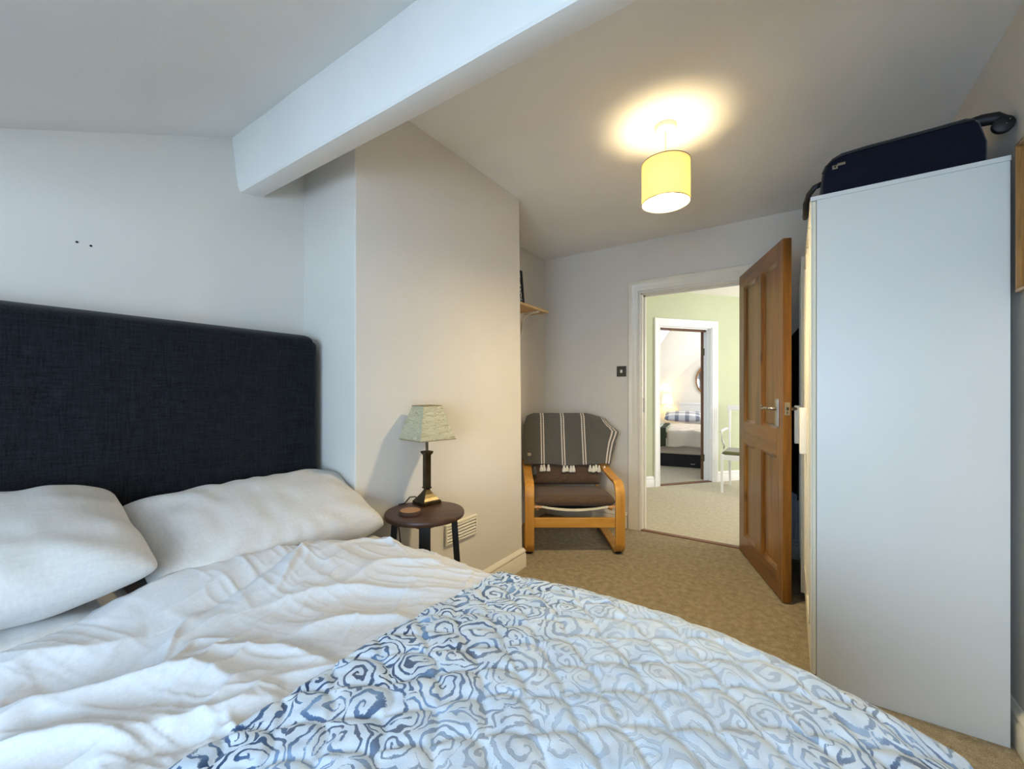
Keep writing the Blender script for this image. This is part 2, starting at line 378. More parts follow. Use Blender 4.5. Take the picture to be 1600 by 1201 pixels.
o = baseboard('baseboard_landing', (.965, 0), (2.4, 0), M_white); o.location = (*HO, 0); o.rotation_euler = (0, 0, HA)
d2 = struct(bpy.data.objects.new('door_2', None), 'brown door opened into the far bedroom, seen edge on'); COL.objects.link(d2)
hx = HW(.873, .128); d2.location = (*hx, .01); d2.rotation_euler = (0, 0, HA+radians(44))
B('door_leaf', (0, .68, 0, .036, 0, 1.94), M_brown, d2, bevel=.002)
for z in (.28, 1.66): B('hinge', (-.012, .004, -.012, .03, z-.045, z+.045), M_bronze, d2, bevel=.002)

# far bedroom shell, squared up with the far bed
FB0 = W(2.16, 6.55); BR = TH-radians(24)
def local(o): o.location = (*FB0, 0); o.rotation_euler = (0, 0, BR); return o
YW = 2.3; sl = .944
def slz(x): return 1.177+(x-.03)*sl
struct(local(B('wall_far', (-.72, 3.5, YW, YW+.1, 0, 3.3), M_white_room)), 'white gable wall of the far bedroom')
x0, x1 = -.7, 1.272
def bedray(px, py):
    a = (px-800)/FPX; b = (HOR-py)/FPX; rx, ry = -S+a*Cc, Cc+a*S
    d = Vector((rx*cos(BR)+ry*sin(BR), -rx*sin(BR)+ry*cos(BR), b)); o = Vector((-FB0[0]*cos(BR)-FB0[1]*sin(BR), FB0[0]*sin(BR)-FB0[1]*cos(BR), H)); return o, d
G1, G2 = Vector((x0, YW, slz(x0))), Vector((x1, YW, slz(x1)))
o_, d_ = bedray(1038, 529); A_ = o_+d_*((.35-o_.y)/d_.y)          # the roof plane climbs towards the landing
nrm = (G2-G1).cross(A_-G1).normalized()
def onroof(px, py): o_, d_ = bedray(px, py); return o_+d_*((G1-o_).dot(nrm)/d_.dot(nrm))
R1, R2 = onroof(1062, 493), onroof(1014, 563.5)
E1 = R1+(G2-G1).normalized()*2.0
lo_ = [G1, G2, G2+(G2-G1).normalized()*1.2, E1, R1, R2]
bm = bmesh.new(); va = [bm.verts.new(p) for p in lo_]; vb = [bm.verts.new(p+Vector((0, 0, .1))) for p in lo_]
bm.faces.new(va); bm.faces.new(vb[::-1])
for i in range(6): bm.faces.new((va[i], va[(i+1) % 6], vb[(i+1) % 6], vb[i]))
struct(local(obj('ceiling_slope', bm, M_white_room)), 'white sloping ceiling of the far bedroom')
R3 = onroof(1004, 500)
struct(local(B('wall_far_knee', (x0-.08, x0, -.6, YW, 0, slz(x0)+.08), M_white_room)))
struct(local(B('wall_far_side', (3.5, 3.6, -.6, YW, 0, 2.5), M_white_room)))

# ------------------------------------------------------------------ pendant lamp
PX, PY = -.488, 2.029
p = thing('pendant_lamp', 'lit yellow drum-shade pendant lamp hanging from the ceiling', 'lamp', (PX, PY, 0))
bm = bmesh.new(); lathe(bm, [(0, 2.372), (.006, 2.372), (.040, 2.376), (.048, 2.384), (.050, 2.40), (0, 2.40)], 32); obj('ceiling_rose', bm, M_plastic, p, smooth='angle')
bm = bmesh.new(); tube(bm, [(0, 0, 2.375), (0, 0, 2.20)], .003, 8); lathe(bm, [(0, 2.215), (.007, 2.213), (.012, 2.205), (.018, 2.19), (.018, 2.15), (0, 2.15)], 16); obj('flex', bm, M_plastic, p, smooth='angle')
t = NT('yellow_shade_fabric'); t.n.remove(t.b)
df = t.add('ShaderNodeBsdfDiffuse'); tr = t.add('ShaderNodeBsdfTranslucent'); mx = t.add('ShaderNodeMixShader'); mx.inputs[0].default_value = .4
df.inputs[0].default_value = lin((240, 230, 180)); tr.inputs[0].default_value = lin((250, 234, 196))
t.link(df.outputs[0], mx.inputs[1]); t.link(tr.outputs[0], mx.inputs[2]); t.link(mx.outputs[0], t.out.inputs[0]); M_shade = t.m
bm = bmesh.new(); rs = .108; lathe(bm, [(rs, 2.036), (rs, 2.224), (rs-.002, 2.224), (rs-.002, 2.036), (rs, 2.036)], 64); obj('lamp_shade', bm, M_shade, p, smooth='angle')
bm = bmesh.new(); tube(bm, [(rs*.995*cos(a*pi/24), rs*.995*sin(a*pi/24), 2.037) for a in range(48)], .0018, 6, closed=True); obj('shade_ring', bm, M_bronze, p, smooth=True)
bm = bmesh.new(); tube(bm, [(rs*.995*cos(a*pi/24), rs*.995*sin(a*pi/24), 2.223) for a in range(48)], .0018, 6, closed=True)
for a in range(3): tube(bm, [(0, 0, 2.195), (rs*cos(a*2.094), rs*sin(a*2.094), 2.222)], .0015, 6)
obj('shade_ring', bm, M_bronze, p, smooth=True)
t = NT('lit_bulb'); t.b.inputs['Emission Color'].default_value = (1, .80, .50, 1); t.b.inputs['Emission Strength'].default_value = 60; t.b.inputs['Base Color'].default_value = (1, 1, 1, 1); M_bulb = t.m
bm = bmesh.new(); bmesh.ops.create_uvsphere(bm, u_segments=20, v_segments=12, radius=.042); bmesh.ops.translate(bm, verts=bm.verts, vec=(0, 0, 2.10)); obj('bulb', bm, M_bulb, p, smooth=True)
l = bpy.data.lights.new('pendant_glow', 'POINT'); l.energy = 46; l.color = (1, .80, .46); l.shadow_soft_size = .046
lo = bpy.data.objects.new('pendant_glow', l); COL.objects.link(lo); lo.location = (PX, PY, 2.10)
# a cap-up LED bulb throws most of its light downwards
l = bpy.data.lights.new('pendant_downlight', 'SPOT'); l.energy = 400; l.color = (1, .81, .48); l.shadow_soft_size = .046; l.spot_size = pi*.999; l.spot_blend = 1
lo = bpy.data.objects.new('pendant_downlight', l); COL.objects.link(lo); lo.location = (PX, PY, 2.10)

# ------------------------------------------------------------------ wardrobe
WX, WY = .065, 2.01; WT = 1.914
wd = thing('wardrobe', 'tall white three-door wardrobe against the right wall', 'wardrobe', (WX, WY, 0))
WD = .525; WWd = 1.17
B('side_panel', (.020, WD, 0, .016, .0, WT-.017), M_ward, wd, bevel=.0008)
B('side_panel', (.020, WD, WWd-.016, WWd, .0, WT-.017), M_ward, wd, bevel=.0008)
B('top_panel', (0, WD+.002, -.001, WWd+.001, WT-.0165, WT), M_ward, wd, bevel=.001)
B('bottom_panel', (.02, WD, .016, WWd-.016, .05, .066), M_ward, wd)
B('back_panel', (WD-.006, WD, .016, WWd-.016, .05, WT-.017), M_ward, wd)
B('plinth', (.05, .066, .016, WWd-.016, 0, .05), M_ward, wd)
def wdoor(y0, y1, hy0, hy1, ajar=0):
    d = bmesh.new(); z0, z1 = .046, WT-.019; f = .055
    box(d, .006, .0185, y0, y1, z0, z1)
    box(d, 0, .006, y0, y0+f, z0, z1); box(d, 0, .006, y1-f, y1, z0, z1); box(d, 0, .006, y0+f, y1-f, z0, z0+.16); box(d, 0, .006, y0+f, y1-f, z1-.075, z1)
    o = obj('door', d, M_ward_door, wd, bevel=.0015)
    bm = bmesh.new(); a, b, c, e = y0+f+.004, y1-f-.004, z0+.164, z1-.079
    for q in ((a, a+.012, c, e), (b-.012, b, c, e), (a, b, c, c+.012), (a, b, e-.012, e)): box(bm, -.004, .0062, *q)
    obj('moulding', bm, M_ward_door, o, bevel=.002)
    bm = bmesh.new(); box(bm, -.030, 0, hy0, hy1, .862, 1.074)
    obj('handle', bm, M_plastic, o, bevel=.004)
    if ajar: o.location = (-.018, 0, 0)
    return o
wdoor(.001, .3885, .335, .380); wdoor(.3905, .7785, .3995, .445); wdoor(.7805, 1.169, .790, .835, 1)

# suitcase
sc = thing('suitcase', 'navy soft suitcase lying on top of the white wardrobe', 'suitcase', (.10, 2.04, WT+.001))
bm = bmesh.new(); SL, SW, SH = .45, .34, .165
ns, nt = 18, 7
prf = [(0, 0), (0, .03), (.001, .065), (.005, .098), (.016, .128), (.036, .150), (.065, .163), (.14, .168), (.22, .170), (.32, .172), (.36, .174), (.40, .175), (.418, .168), (.432, .152), (.44, .12), (.45, .08), (.45, .04), (.448, 0)]
rows = []
for j, (yy, k) in enumerate(((0, .93), (.012, .985), (.04, 1), (.17, 1), (.30, 1), (.328, .985), (.34, .93))):
    rows.append([bm.verts.new((.225+(x-.225)*(.97 if k < .95 else 1), yy, z*k)) for x, z in prf])
for a, b in zip(rows, rows[1:]):
    for i in range(len(prf)): j = (i+1) % len(prf); bm.faces.new((a[i], a[j], b[j], b[i]))
bm.faces.new(rows[0]); bm.faces.new(rows[-1][::-1])
body = obj('body', bm, M_navy, sc, smooth='angle')
bm = bmesh.new(); tube(bm, [(x, -.002, z*.86+.006) for x, z in prf[3:13]], .004, 6); obj('zip', bm, M_black, body, smooth=True)
bm = bmesh.new(); tube(bm, [(x, .344, z*.86+.006) for x, z in prf[3:13]], .004, 6); obj('zip', bm, M_black, body, smooth=True)
B('badge', (.035, .052, -.007, .001, .098, .112), M_steel, body, bevel=.001)
bm = bmesh.new(); bmesh.ops.create_uvsphere(bm, u_segments=8, v_segments=6, radius=.0035); bmesh.ops.translate(bm, verts=bm.verts, vec=(.0435, -.008, .105)); obj('badge_stud', bm, M_black, body)
bm = bmesh.new(); box(bm, .05, .075, -.007, 0, .108, .117); obj('zip_pull', bm, M_steel, body, bevel=.001)
bm = bmesh.new(); tube(bm, [(.005, .055, .075), (-.018, .05, .066), (-.036, .065, .048), (-.046, .09, .022), (-.046, .13, .004), (-.046, .21, .004), (-.046, .25, .022), (-.036, .275, .048), (-.018, .29, .066), (.005, .285, .075)], .011, 8)
obj('carry_handle', bm, M_black, sc, smooth=True)
for y in (.035, .305):
    bm = bmesh.new()
    tube(bm, [(.40, y, .158), (.44, y, .162), (.475, y, .158), (.50, y, .140)], [.018, .020, .020, .016], 8)
    wh = obj('wheel_housing', bm, M_black, sc, smooth=True)
    bm = bmesh.new(); lathe(bm, [(0, -.012), (.022, -.012), (.027, -.008), (.027, .008), (.022, .012), (0, .012)], 20)
    bmesh.ops.rotate(bm, verts=bm.verts, matrix=Matrix.Rotation(pi/2, 3, 'X')); bmesh.ops.translate(bm, verts=bm.verts, vec=(.489, y-.012, .125))
    obj('wheel', bm, M_black, wh, smooth='angle')
    for dx, dz in ((0.004, .004), (.012, .016)):
        bm = bmesh.new(); bmesh.ops.create_uvsphere(bm, u_segments=6, v_segments=5, radius=.0022); bmesh.ops.translate(bm, verts=bm.verts, vec=(.489+dx, y-.026, .118+dz)); obj('wheel_stud', bm, M_steel, wh)

# framed picture on the right wall
pf = thing('picture_frame', 'gilt wooden picture frame hung on the wall beside the wardrobe', 'picture', (XR, 1.70, 1.46))
M_gilt = wood('gilt_frame', (96, 68, 34), (150, 112, 62), (186, 148, 92), 1, 'Z', .3)
bm = bmesh.new(); fp = [(0, 0), (0, .036), (.008, .038), (.013, .028), (.030, .024), (.038, .014), (.038, 0)]; hw_, hh = .255, .46; R = [[] for _ in range(4)]
for o_, d_ in fp:
    for k, q in enumerate(((-hw_+o_, o_), (hw_-o_, o_), (hw_-o_, hh-o_), (-hw_+o_, hh-o_))): R[k].append(bm.verts.new((-d_, q[0], q[1])))
for k in range(4):
    for j in range(len(fp)-1): bm.faces.new((R[k][j], R[k][j+1], R[(k+1) % 4][j+1], R[(k+1) % 4][j]))
obj('frame_moulding', bm, M_gilt, pf, smooth='angle')
B('picture_panel', (-.010, -.002, -.22, .22, .035, .425), simple('dim_print', (120, 118, 112), .3, nscale=9, namp=.35), pf)
bm = bmesh.new(); tube(bm, [(-.012, -.2, hh-.03), (-.006, 0, hh+.07), (-.012, .2, hh-.03)], .0015, 6); obj('hanging_cord', bm, M_black, pf)

# ------------------------------------------------------------------ vent, switch, shelf
v = thing('air_vent', 'cream louvred air vent low on the chimney breast', 'vent', (XC, 1.565, .365))
bm = bmesh.new(); LW, LH = .254, .105
for a in ((0, LW, 0, .012), (0, LW, LH-.012, LH), (0, .012, .012, LH-.012), (LW-.012, LW, .012, LH-.012)): box(bm, 0, .014, *a)
obj('frame', bm, M_gloss, v, bevel=.003)
B('backing', (0.0005, .003, .012, LW-.012, .012, LH-.012), simple('vent_dark', (120, 108, 86), .8), v)
for i in range(5):
    z = .016+i*.0165; bm = bmesh.new(); prism(bm, [(.003, z+.010), (.013, z+.001), (.015, z+.003), (.005, z+.012)], 'Y', .012, LW-.012); obj('slat', bm, M_gloss, v)
sw = thing('light_switch', 'dark metal light switch with white rocker beside the doorway', 'switch', (-1.198, YB, 1.325))
B('plate', (-.042, .042, -.006, 0, -.045, .045), simple('dark_pewter', (92, 88, 80), .35, .8), sw, bevel=.003)
B('rocker', (-.009, .009, -.010, -.006, -.013, .013), M_plastic, sw, bevel=.001)
for x in (-.03, .03):
    bm = bmesh.new(); bmesh.ops.create_uvsphere(bm, u_segments=8, v_segments=5, radius=.003); bmesh.ops.translate(bm, verts=bm.verts, vec=(x, -.006, 0)); obj('screw', bm, M_steel, sw)
sh = thing('wall_shelf', 'light wood shelf on white bracket in the alcove', 'shelf', (XA, 3.17, 1.83))
B('shelf_board', (.001, .202, -.80, 0, 0, .02), M_shelf, sh, bevel=.0015)
for y in (-.13, -.66):
    bm = bmesh.new(); pth = [(.17, -.005), (.12, -.009), (.07, -.02), (.03, -.045), (.012, -.085), (.008, -.17)]
    tube(bm, [(x, y, z) for x, z in pth], [.008, .008, .008, .008, .007, .006], 8)
    box(bm, .0, .004, y-.012, y+.012, -.19, -.002); box(bm, .0, .18, y-.012, y+.012, -.004, 0)
    obj('bracket', bm, M_plastic, sh, smooth='angle')
sp = thing('small_picture', 'black framed print leaning on the alcove shelf', 'picture', (XA+.075, 2.80, 1.851)); sp.rotation_euler = (0, radians(-5), 0)
t = NT('speckled_print'); f = t.noise(t.coord(scale=(1, 1, 1)), 60, 2); t.link(t.ramp(f, [(.46, lin((30, 40, 60))), (.5, lin((225, 225, 220)))], 'CONSTANT'), t.b.inputs['Base Color']); M_print = t.m
bm = bmesh.new()
for a in ((-.17, .17, 0, .02), (-.17, .17, .30, .32), (-.17, -.15, .02, .30), (.15, .17, .02, .30)): box(bm, -.012, .012, *a)
obj('frame', bm, M_black, sp, bevel=.001); B('print', (-.008, .002, -.15, .15, .02, .30), M_print, sp)

# ------------------------------------------------------------------ radiator and coats behind the door
rd = thing('radiator', 'white ribbed radiator below the hanging coats', 'radiator', (.20, YB-.012, .14))
bm = bmesh.new(); n = 56
poly = []
for i in range(n*2+1):
    x = -.34+.68*i/(n*2); poly.append((x, -.07-(.010 if (i//2) % 2 else 0)))
poly += [(.34, -.045), (-.34, -.045)]
prism(bm, poly, 'Z', .02, .50); obj('ribbed_panel', bm, M_rad, rd)
B('bottom_rail', (-.345, .345, -.082, -.042, -.005, .02), M_rad, rd, bevel=.004); B('top_rail', (-.345, .345, -.082, -.042, .50, .525), M_rad, rd, bevel=.004)
for x in (-.25, .25): B('wall_bracket', (x-.015, x+.015, -.045, .009, .05, .45), M_rad, rd)
def coat(name, label, x, y, ztop, zbot, w, d, mat, seed):
    n, m = 60, 60; u = np.linspace(0, 2*pi, n); vv = np.linspace(0, 1, m); U, V = np.meshgrid(u, vv, indexing='ij')
    prof = np.interp(V, [0, .04, .1, .2, .5, 1], [.12, .3, .62, .8, .9, 1.0])
    fold = 1+.10*V*np.sin(U*7+seed+3*V)+.05*np.sin(U*13+seed*2)*V
    X = x+np.cos(U)*w/2*prof*fold; Y = y+np.sin(U)*d/2*prof*fold
    Z = ztop-(ztop-zbot)*V+(.025*np.sin(U*5+seed))*(V > .97)
    me = gridmesh(name, np.stack([X, Y, Z], -1)); o = thing(name, label, 'coat', (0, 0, 0))
    mobj('coat_body', me, mat, o, smooth=True); bm = bmesh.new(); tube(bm, [(x, YB, ztop+.02), (x, y-.02, ztop+.0), (x, y-.04, ztop+.03)], .005, 8); obj('wall_hook', bm, M_steel, o, smooth=True)
    return o
coat('coat', 'long black coat hanging behind the open door', .10, 3.31, 1.62, .50, .34, .085, M_coat, 1)
coat('coat', 'grey wool coat hanging in front of the black coat', .130, 3.225, 1.15, .48, .17, .05, M_coat2, 2.4)

# ------------------------------------------------------------------ bed
bed = thing('bed', 'double bed with tall charcoal buttoned headboard', 'bed', (0, 0, 0))
BX0, BX1, BY0, BY1 = -1.64, .12, -.55, .86
B('bed_base', (BX0, BX1, BY0, BY1, .06, .30), M_head, bed, bevel=.02)
B('mattress', (BX0, BX1, BY0, BY1+.01, .30, .545), M_cotton, bed, bevel=.05, seg=4)
for x in (BX0+.1, BX1-.1):
    for y in (BY0+.1, BY1-.1): B('leg', (x-.03, x+.03, y-.03, y+.03, 0, .06), M_black, bed)
# headboard: padded sheet with button dimples
hy0, hy1, hz1 = -.62, 1.032, 1.397; btn = []
for z in (1.135, .895):
    for k in range(6):
        btn.append((.74-.26*k-(.0 if z > 1 else .0), z))
n, m = 240, 190; yy = np.linspace(hy0, hy1, n); zz = np.linspace(.25, hz1, m); Yg, Zg = np.meshgrid(yy, zz, indexing='ij')
r = .06
ey = np.minimum(Yg-hy0, hy1-Yg); ez = hz1-Zg; kx = np.clip(1-ey/.05, 0, 1); kz = np.clip(1-ez/.05, 0, 1)
rr = np.minimum(np.sqrt(kx**2+kz**2), 1); thick = .13*np.sqrt(np.clip(1-rr**2.6, 0, 1))*1.0
dep = np.zeros_like(Yg)
for by, bz in btn:
    dd = np.sqrt((Yg-by)**2+(Zg-bz)**2); dep += .014*np.exp(-(dd/.022)**1.3)+.006*np.exp(-(dd/.10)**2)
dep += .0025*(vnoise(Yg*9, Zg*9, 3)-.5)
# round the top corners by pulling points in
cr = .055; cy = hy1-cr; cz = hz1-cr
Y2, Z2 = Yg.copy(), Zg.copy()
for sgn, yc in ((1, hy1-cr), (-1, hy0+cr)):
    a = (sgn*(Yg-yc) > 0) & (Zg > cz); dy = np.abs(Yg-yc); dz = Zg-cz; mxx = np.maximum(np.maximum(dy, dz), 1e-9); L = np.sqrt(dy**2+dz**2)+1e-9
    Y2 = np.where(a, yc+sgn*dy*mxx/L, Y2); Z2 = np.where(a, cz+dz*mxx/L, Z2)
P = np.stack([-1.795+thick-dep, Y2, Z2], -1); hb = mobj('headboard', gridmesh('headboard', P), M_head, bed, smooth=True)
B('headboard_back', (-1.815, -1.79, hy0+.004, hy1-.004, .0, hz1-.03), M_head, bed)
for by, bz in btn:
    bm = bmesh.new(); bmesh.ops.create_uvsphere(bm, u_segments=14, v_segments=8, radius=.009); bmesh.ops.scale(bm, verts=bm.verts, vec=(.5, 1, 1)); bmesh.ops.translate(bm, verts=bm.verts, vec=(-1.795+.13-.019, by, bz)); obj('button', bm, M_head, hb, smooth=True)

# pillows
def pillow(name, label, L, Wd, T, loc, rot, seed, droop=0, group=None, mat=None):
    n = 90; u = np.linspace(-1, 1, n); U, V = np.meshgrid(u, u, indexing='ij')
    sgnU = np.sign(U)*np.abs(U)**.8; sgnV = np.sign(V)*np.abs(V)**.8
    kx = 1-.035*(1-sgnV**2)-.05*(sgnU*sgnV)**6; ky = 1-.04*(1-sgnU**2)-.07*(sgnU*sgnV)**6
    X = L/2*sgnU*kx; Y = Wd/2*sgnV*ky
    body = (np.clip(1-sgnU**4, 0, 1)**.55)*(np.clip(1-sgnV**4, 0, 1)**.55)
    wr = .35*(vnoise(X*9+seed*3, Y*9, seed)-.5)+.25*(vnoise(X*22, Y*14+seed, seed+1)-.5)
    ang = np.arctan2(Y, X); rad = np.sqrt((X/(L/2))**2+(Y/(Wd/2))**2)
    edge = .14*np.sin(ang*16+seed)*np.clip(rad-.6, 0, 1)
    out = []
    for s in (1, -1):
        Z = s*T/2*body*(1+wr*.34)+edge*T*.5*body**.5-droop*(X/(L/2))**2*.5
        out.append(np.stack([X, Y, Z], -1))
    P = np.concatenate([out[0], out[1][::-1]], 0)
    me = gridmesh(name, P); o = mobj(name, me, mat or M_pillow, None, smooth=True)
    bm = bmesh.new(); bm.from_mesh(me); bmesh.ops.remove_doubles(bm, verts=bm.verts, dist=.0005); bmesh.ops.recalc_face_normals(bm, faces=bm.faces); bm.to_mesh(me); bm.free()
    o.location = loc; o.rotation_euler = rot; tag(o, label, 'pillow', group); return o
# local x runs along the headboard (world y), local y runs from foot to head
pillow('pillow', 'plump white pillow on the side nearest the lamp table', .73, .41, .18, (-1.475, .715, .715), (radians(26), 0, pi/2+radians(2)), 3)
pillow('pillow', 'plump white pillow cut off by the left of the photo', .76, .46, .19, (-1.47, -.005, .787), (radians(16), radians(0), pi/2-radians(1)), 5)
pillow('pillow', 'flat white pillow tucked under the one nearest the lamp table', .74, .42, .08, (-1.455, .70, .588), (radians(6), 0, pi/2+radians(2)), 8)
pillow('pillow', 'flat white pillow beneath the stack at the left edge', .74, .44, .12, (-1.44, -.01, .615), (radians(5), 0, pi/2), 9)

# ---- duvet: cross-section over the edge + traced folds
def img(px, py, z):
    a = (px-800)/FPX; b = (HOR-py)/FPX; t_ = (z-H)/b
    return ((-S+a*Cc)*t_, (Cc+a*S)*t_)
def shoulder(v, y_edge, rad, ztop, drop_slope=.05):
    """v = arc length measured from y_edge-rad outward -> (y, z)"""
    q = rad*pi/2
    a = np.clip(v/rad, 0, pi/2)
    y = np.where(v < 0, y_edge-rad+v, np.where(v < q, y_edge-rad+rad*np.sin(a), y_edge+drop_slope*(v-q)))
    z = np.where(v < 0, ztop, np.where(v < q, ztop-rad*(1-np.cos(a)), ztop-rad-(v-q)))
    return y, z
folds = [ # (height, width, sharp, [image points])
 (.030, .035, 1, [(-60, 1175), (0, 1155), (60, 1125), (190, 1090), (260, 1070), (320, 1060), (380, 1085)]),
 (.022, .028, 1, [(-40, 1205), (0, 1190), (90, 1170), (160, 1155), (200, 1180)]),
 (.014, .022, 1, [(190, 1160), (280, 1135), (390, 1105), (440, 1095)]),
 (.010, .009, 1, [(240, 1065), (262, 1030), (280, 1000), (320, 975)]),
 (.009, .010, 1, [(262, 1070), (300, 1015), (370, 1010)]),
 (.010, .009, 1, [(432, 945), (460, 912), (492, 878)]),
 (.024, .050, 1, [(150, 1005), (250, 950), (330, 915), (450, 870), (540, 845)]),
 (-.018, .030, 1, [(300, 985), (400, 930), (470, 890), (540, 862)]),
 (.014, .020, 1, [(400, 968), (500, 937), (580, 922), (700, 932)]),
 (.016, .022, 1, [(430, 1005), (525, 972), (600, 965), (675, 975)]),
 (.014, .018, 1, [(280, 1045), (380, 1025), (440, 1020), (530, 1042)]),
 (.012, .014, 1, [(535, 927), (600, 892), (690, 885)]),
 (.010, .012, 1, [(500, 900), (570, 868), (640, 862), (690, 872)]),
 (-.026, .040, 1, [(60, 1075), (130, 1078), (200, 1060), (280, 1038)]),
 (-.016, .022, 1, [(400, 1018), (460, 1003), (540, 1035)]),
 (-.018, .030, 1, [(0, 1110), (80, 1098), (150, 1090)]),
 (.018, .03, 1, [(0, 1075), (60, 1050), (150, 1035), (230, 1010)]),
 (.008, .010, 1, [(560, 850), (600, 860), (640, 880)]),
 (.008, .008, 1, [(350, 1120), (372, 1160), (380, 1190)]),
 (-.012, .016, 1, [(430, 1085), (500, 1070), (560, 1062)]),
 (.010, .012, 1, [(440, 1065), (500, 1050), (570, 1040)]),
 (-.014, .02, 1, [(200, 1190), (270, 1165), (330, 1150)]),
]
def fold_height(X, Y):
    Hh = np.zeros_like(X)
    for h, wd_, s_, pts in folds:
        W_ = [img(a, b, .61) for a, b in pts]
        # resample smooth
        W_ = np.array(W_); tt = np.arange(len(W_)); ts = np.linspace(0, len(W_)-1, 6*len(W_)); W_ = np.stack([np.interp(ts, tt, W_[:, 0]), np.interp(ts, tt, W_[:, 1])], 1)
        for _ in range(3): W_[1:-1] = (W_[:-2]+2*W_[1:-1]+W_[2:])/4
        best = np.full(X.shape, 9.); par = np.zeros_like(X); sd = np.zeros_like(X); k = len(W_)-1
        for i in range(k):
            ax, ay = W_[i]; bx, by = W_[i+1]; dx, dy = bx-ax, by-ay; L2 = dx*dx+dy*dy+1e-12
            t_ = np.clip(((X-ax)*dx+(Y-ay)*dy)/L2, 0, 1); qx = X-ax-t_*dx; qy = Y-ay-t_*dy; D = np.sqrt(qx**2+qy**2)
            m_ = D < best; best = np.where(m_, D, best); par = np.where(m_, (i+t_)/k, par); sd = np.where(m_, np.sign(dx*qy-dy*qx), sd)
        taper = np.clip(np.sin(np.clip(par*.96+.02, 0, 1)*pi), 0, 1)**.6
        wv = np.where(sd > 0, wd_*1.6, wd_*.75)
        Hh += 1.25*h*taper*np.exp(-(best/wv)**1.35)
    return Hh
def micro(X, Y, amp=1):
    a = .42; c, s = cos(a), sin(a); U = X*c+Y*s; V = -X*s+Y*c
    w1 = vnoise(U*3+7, V*3, 11)*1.2
    r1 = 1-np.abs(2*vnoise(U*4+w1, V*16+w1*3, 12)-1); r2 = 1-np.abs(2*vnoise(U*9+w1*2, V*34+w1*5, 13)-1)
    r3 = 1-np.abs(2*vnoise(V*7+w1, U*20, 14)-1)
    return amp*(.0045*r1**2+0.0034*r2**4*vnoise(X*5, Y*5, 17)*2+.0044*r3**4*vnoise(X*4+3, Y*6, 18)*2+.026*(vnoise(X*3.4, Y*4.4, 15)-.5))
YE = 1.075
def edge_y(X): return np.interp(X, [-1.6, -1.27, -1.0, -.75, -.5, -.24, -.1, 0, .1, .2, .3], [1.09, 1.085, 1.055, 1.06, 1.08, 1.07, 1.045, 1.01, .965, .915, .86])
# outline of the folded-down top edge of the duvet
TE = ((-200, 1075, .62), (-60, 1035, .63), (0, 1015, .635), (120, 965, .64), (200, 936, .65), (262, 910, .665), (340, 880, .68), (430, 852, .69), (500, 840, .685), (590, 840, .65), (640, 860, .615))
te = np.array(sorted([(img(*q)[1], img(*q)[0], q[2]) for q in TE]))
def duvet_x0(Y): return np.interp(Y, te[:, 0], te[:, 1])
nx, ny = 330, 480
u = np.linspace(0, 1, nx); vlen = np.linspace(-1.62, .42, ny)
Ug, Vg = np.meshgrid(u, vlen, indexing='ij')
y0_, z0_ = shoulder(Vg, 1.065, .085, .60)
x0_ = duvet_x0(np.minimum(y0_, 1.0)); X = x0_+(-.60-x0_)*Ug
Ye = edge_y(X); y_, z_ = shoulder(Vg, Ye, .085, .605)
act = 1/(1+np.exp((Vg-.10)/.03))
lipz = .020*(1-np.exp(-(X-x0_)/.018))
hh_ = (fold_height(X, y_)+micro(X, y_))*act
rise = (np.interp(y_, te[:, 0], te[:, 2])-.602)*np.exp(-(np.clip(X-x0_, 0, 9)/.22)**2)*act       # swells where it meets the pillow
Z = z_+hh_+lipz-.02+rise
side = (1-act)*(.010*np.sin(X*38+vnoise(X*6, Vg*3, 4)*4)+.006*np.sin(X*83))
me = gridmesh('duvet', np.stack([X, y_+side, Z], -1))
dv = mobj('duvet', me, M_cotton, None, smooth=True); so = dv.modifiers.new('t', 'SOLIDIFY'); so.thickness = .022; so.offset = -1
tag(dv, 'rumpled white cotton duvet across the bed below the pillows', 'duvet')

# ---- quilted bedspread
QX0, QX1 = -.722, .150
nx, ny = 330, 560
ul = np.linspace(0, 1.0+.55, nx); vl = np.linspace(-1.55, .52, ny); Ul, Vl = np.meshgrid(ul, vl, indexing='ij')
# x direction: flat from QX0 to near foot then over the end
rf = .10; flat = (QX1+.10-rf)-QX0
a = np.clip((Ul-flat)/rf, 0, pi/2); q = rf*pi/2
Xq = np.where(Ul < flat, QX0+Ul, np.where(Ul < flat+q, QX0+flat+rf*np.sin(a), QX0+flat+rf+.03*(Ul-flat-q)))
Zdx = np.where(Ul < flat, 0, np.where(Ul < flat+q, rf*(1-np.cos(a)), rf+(Ul-flat-q)))
Yq, Zq = shoulder(Vl, edge_y(Xq)+.012, .095, .622)
Zdy = .622-Zq
Zt = .622-np.where(np.minimum(Zdx, Zdy) > 0, np.maximum(Zdx, Zdy)+.15*np.minimum(Zdx, Zdy), Zdx+Zdy)
# foot end crowds inward as it falls on both sides
Zt = np.maximum(Zt, .03+.0*Zt)
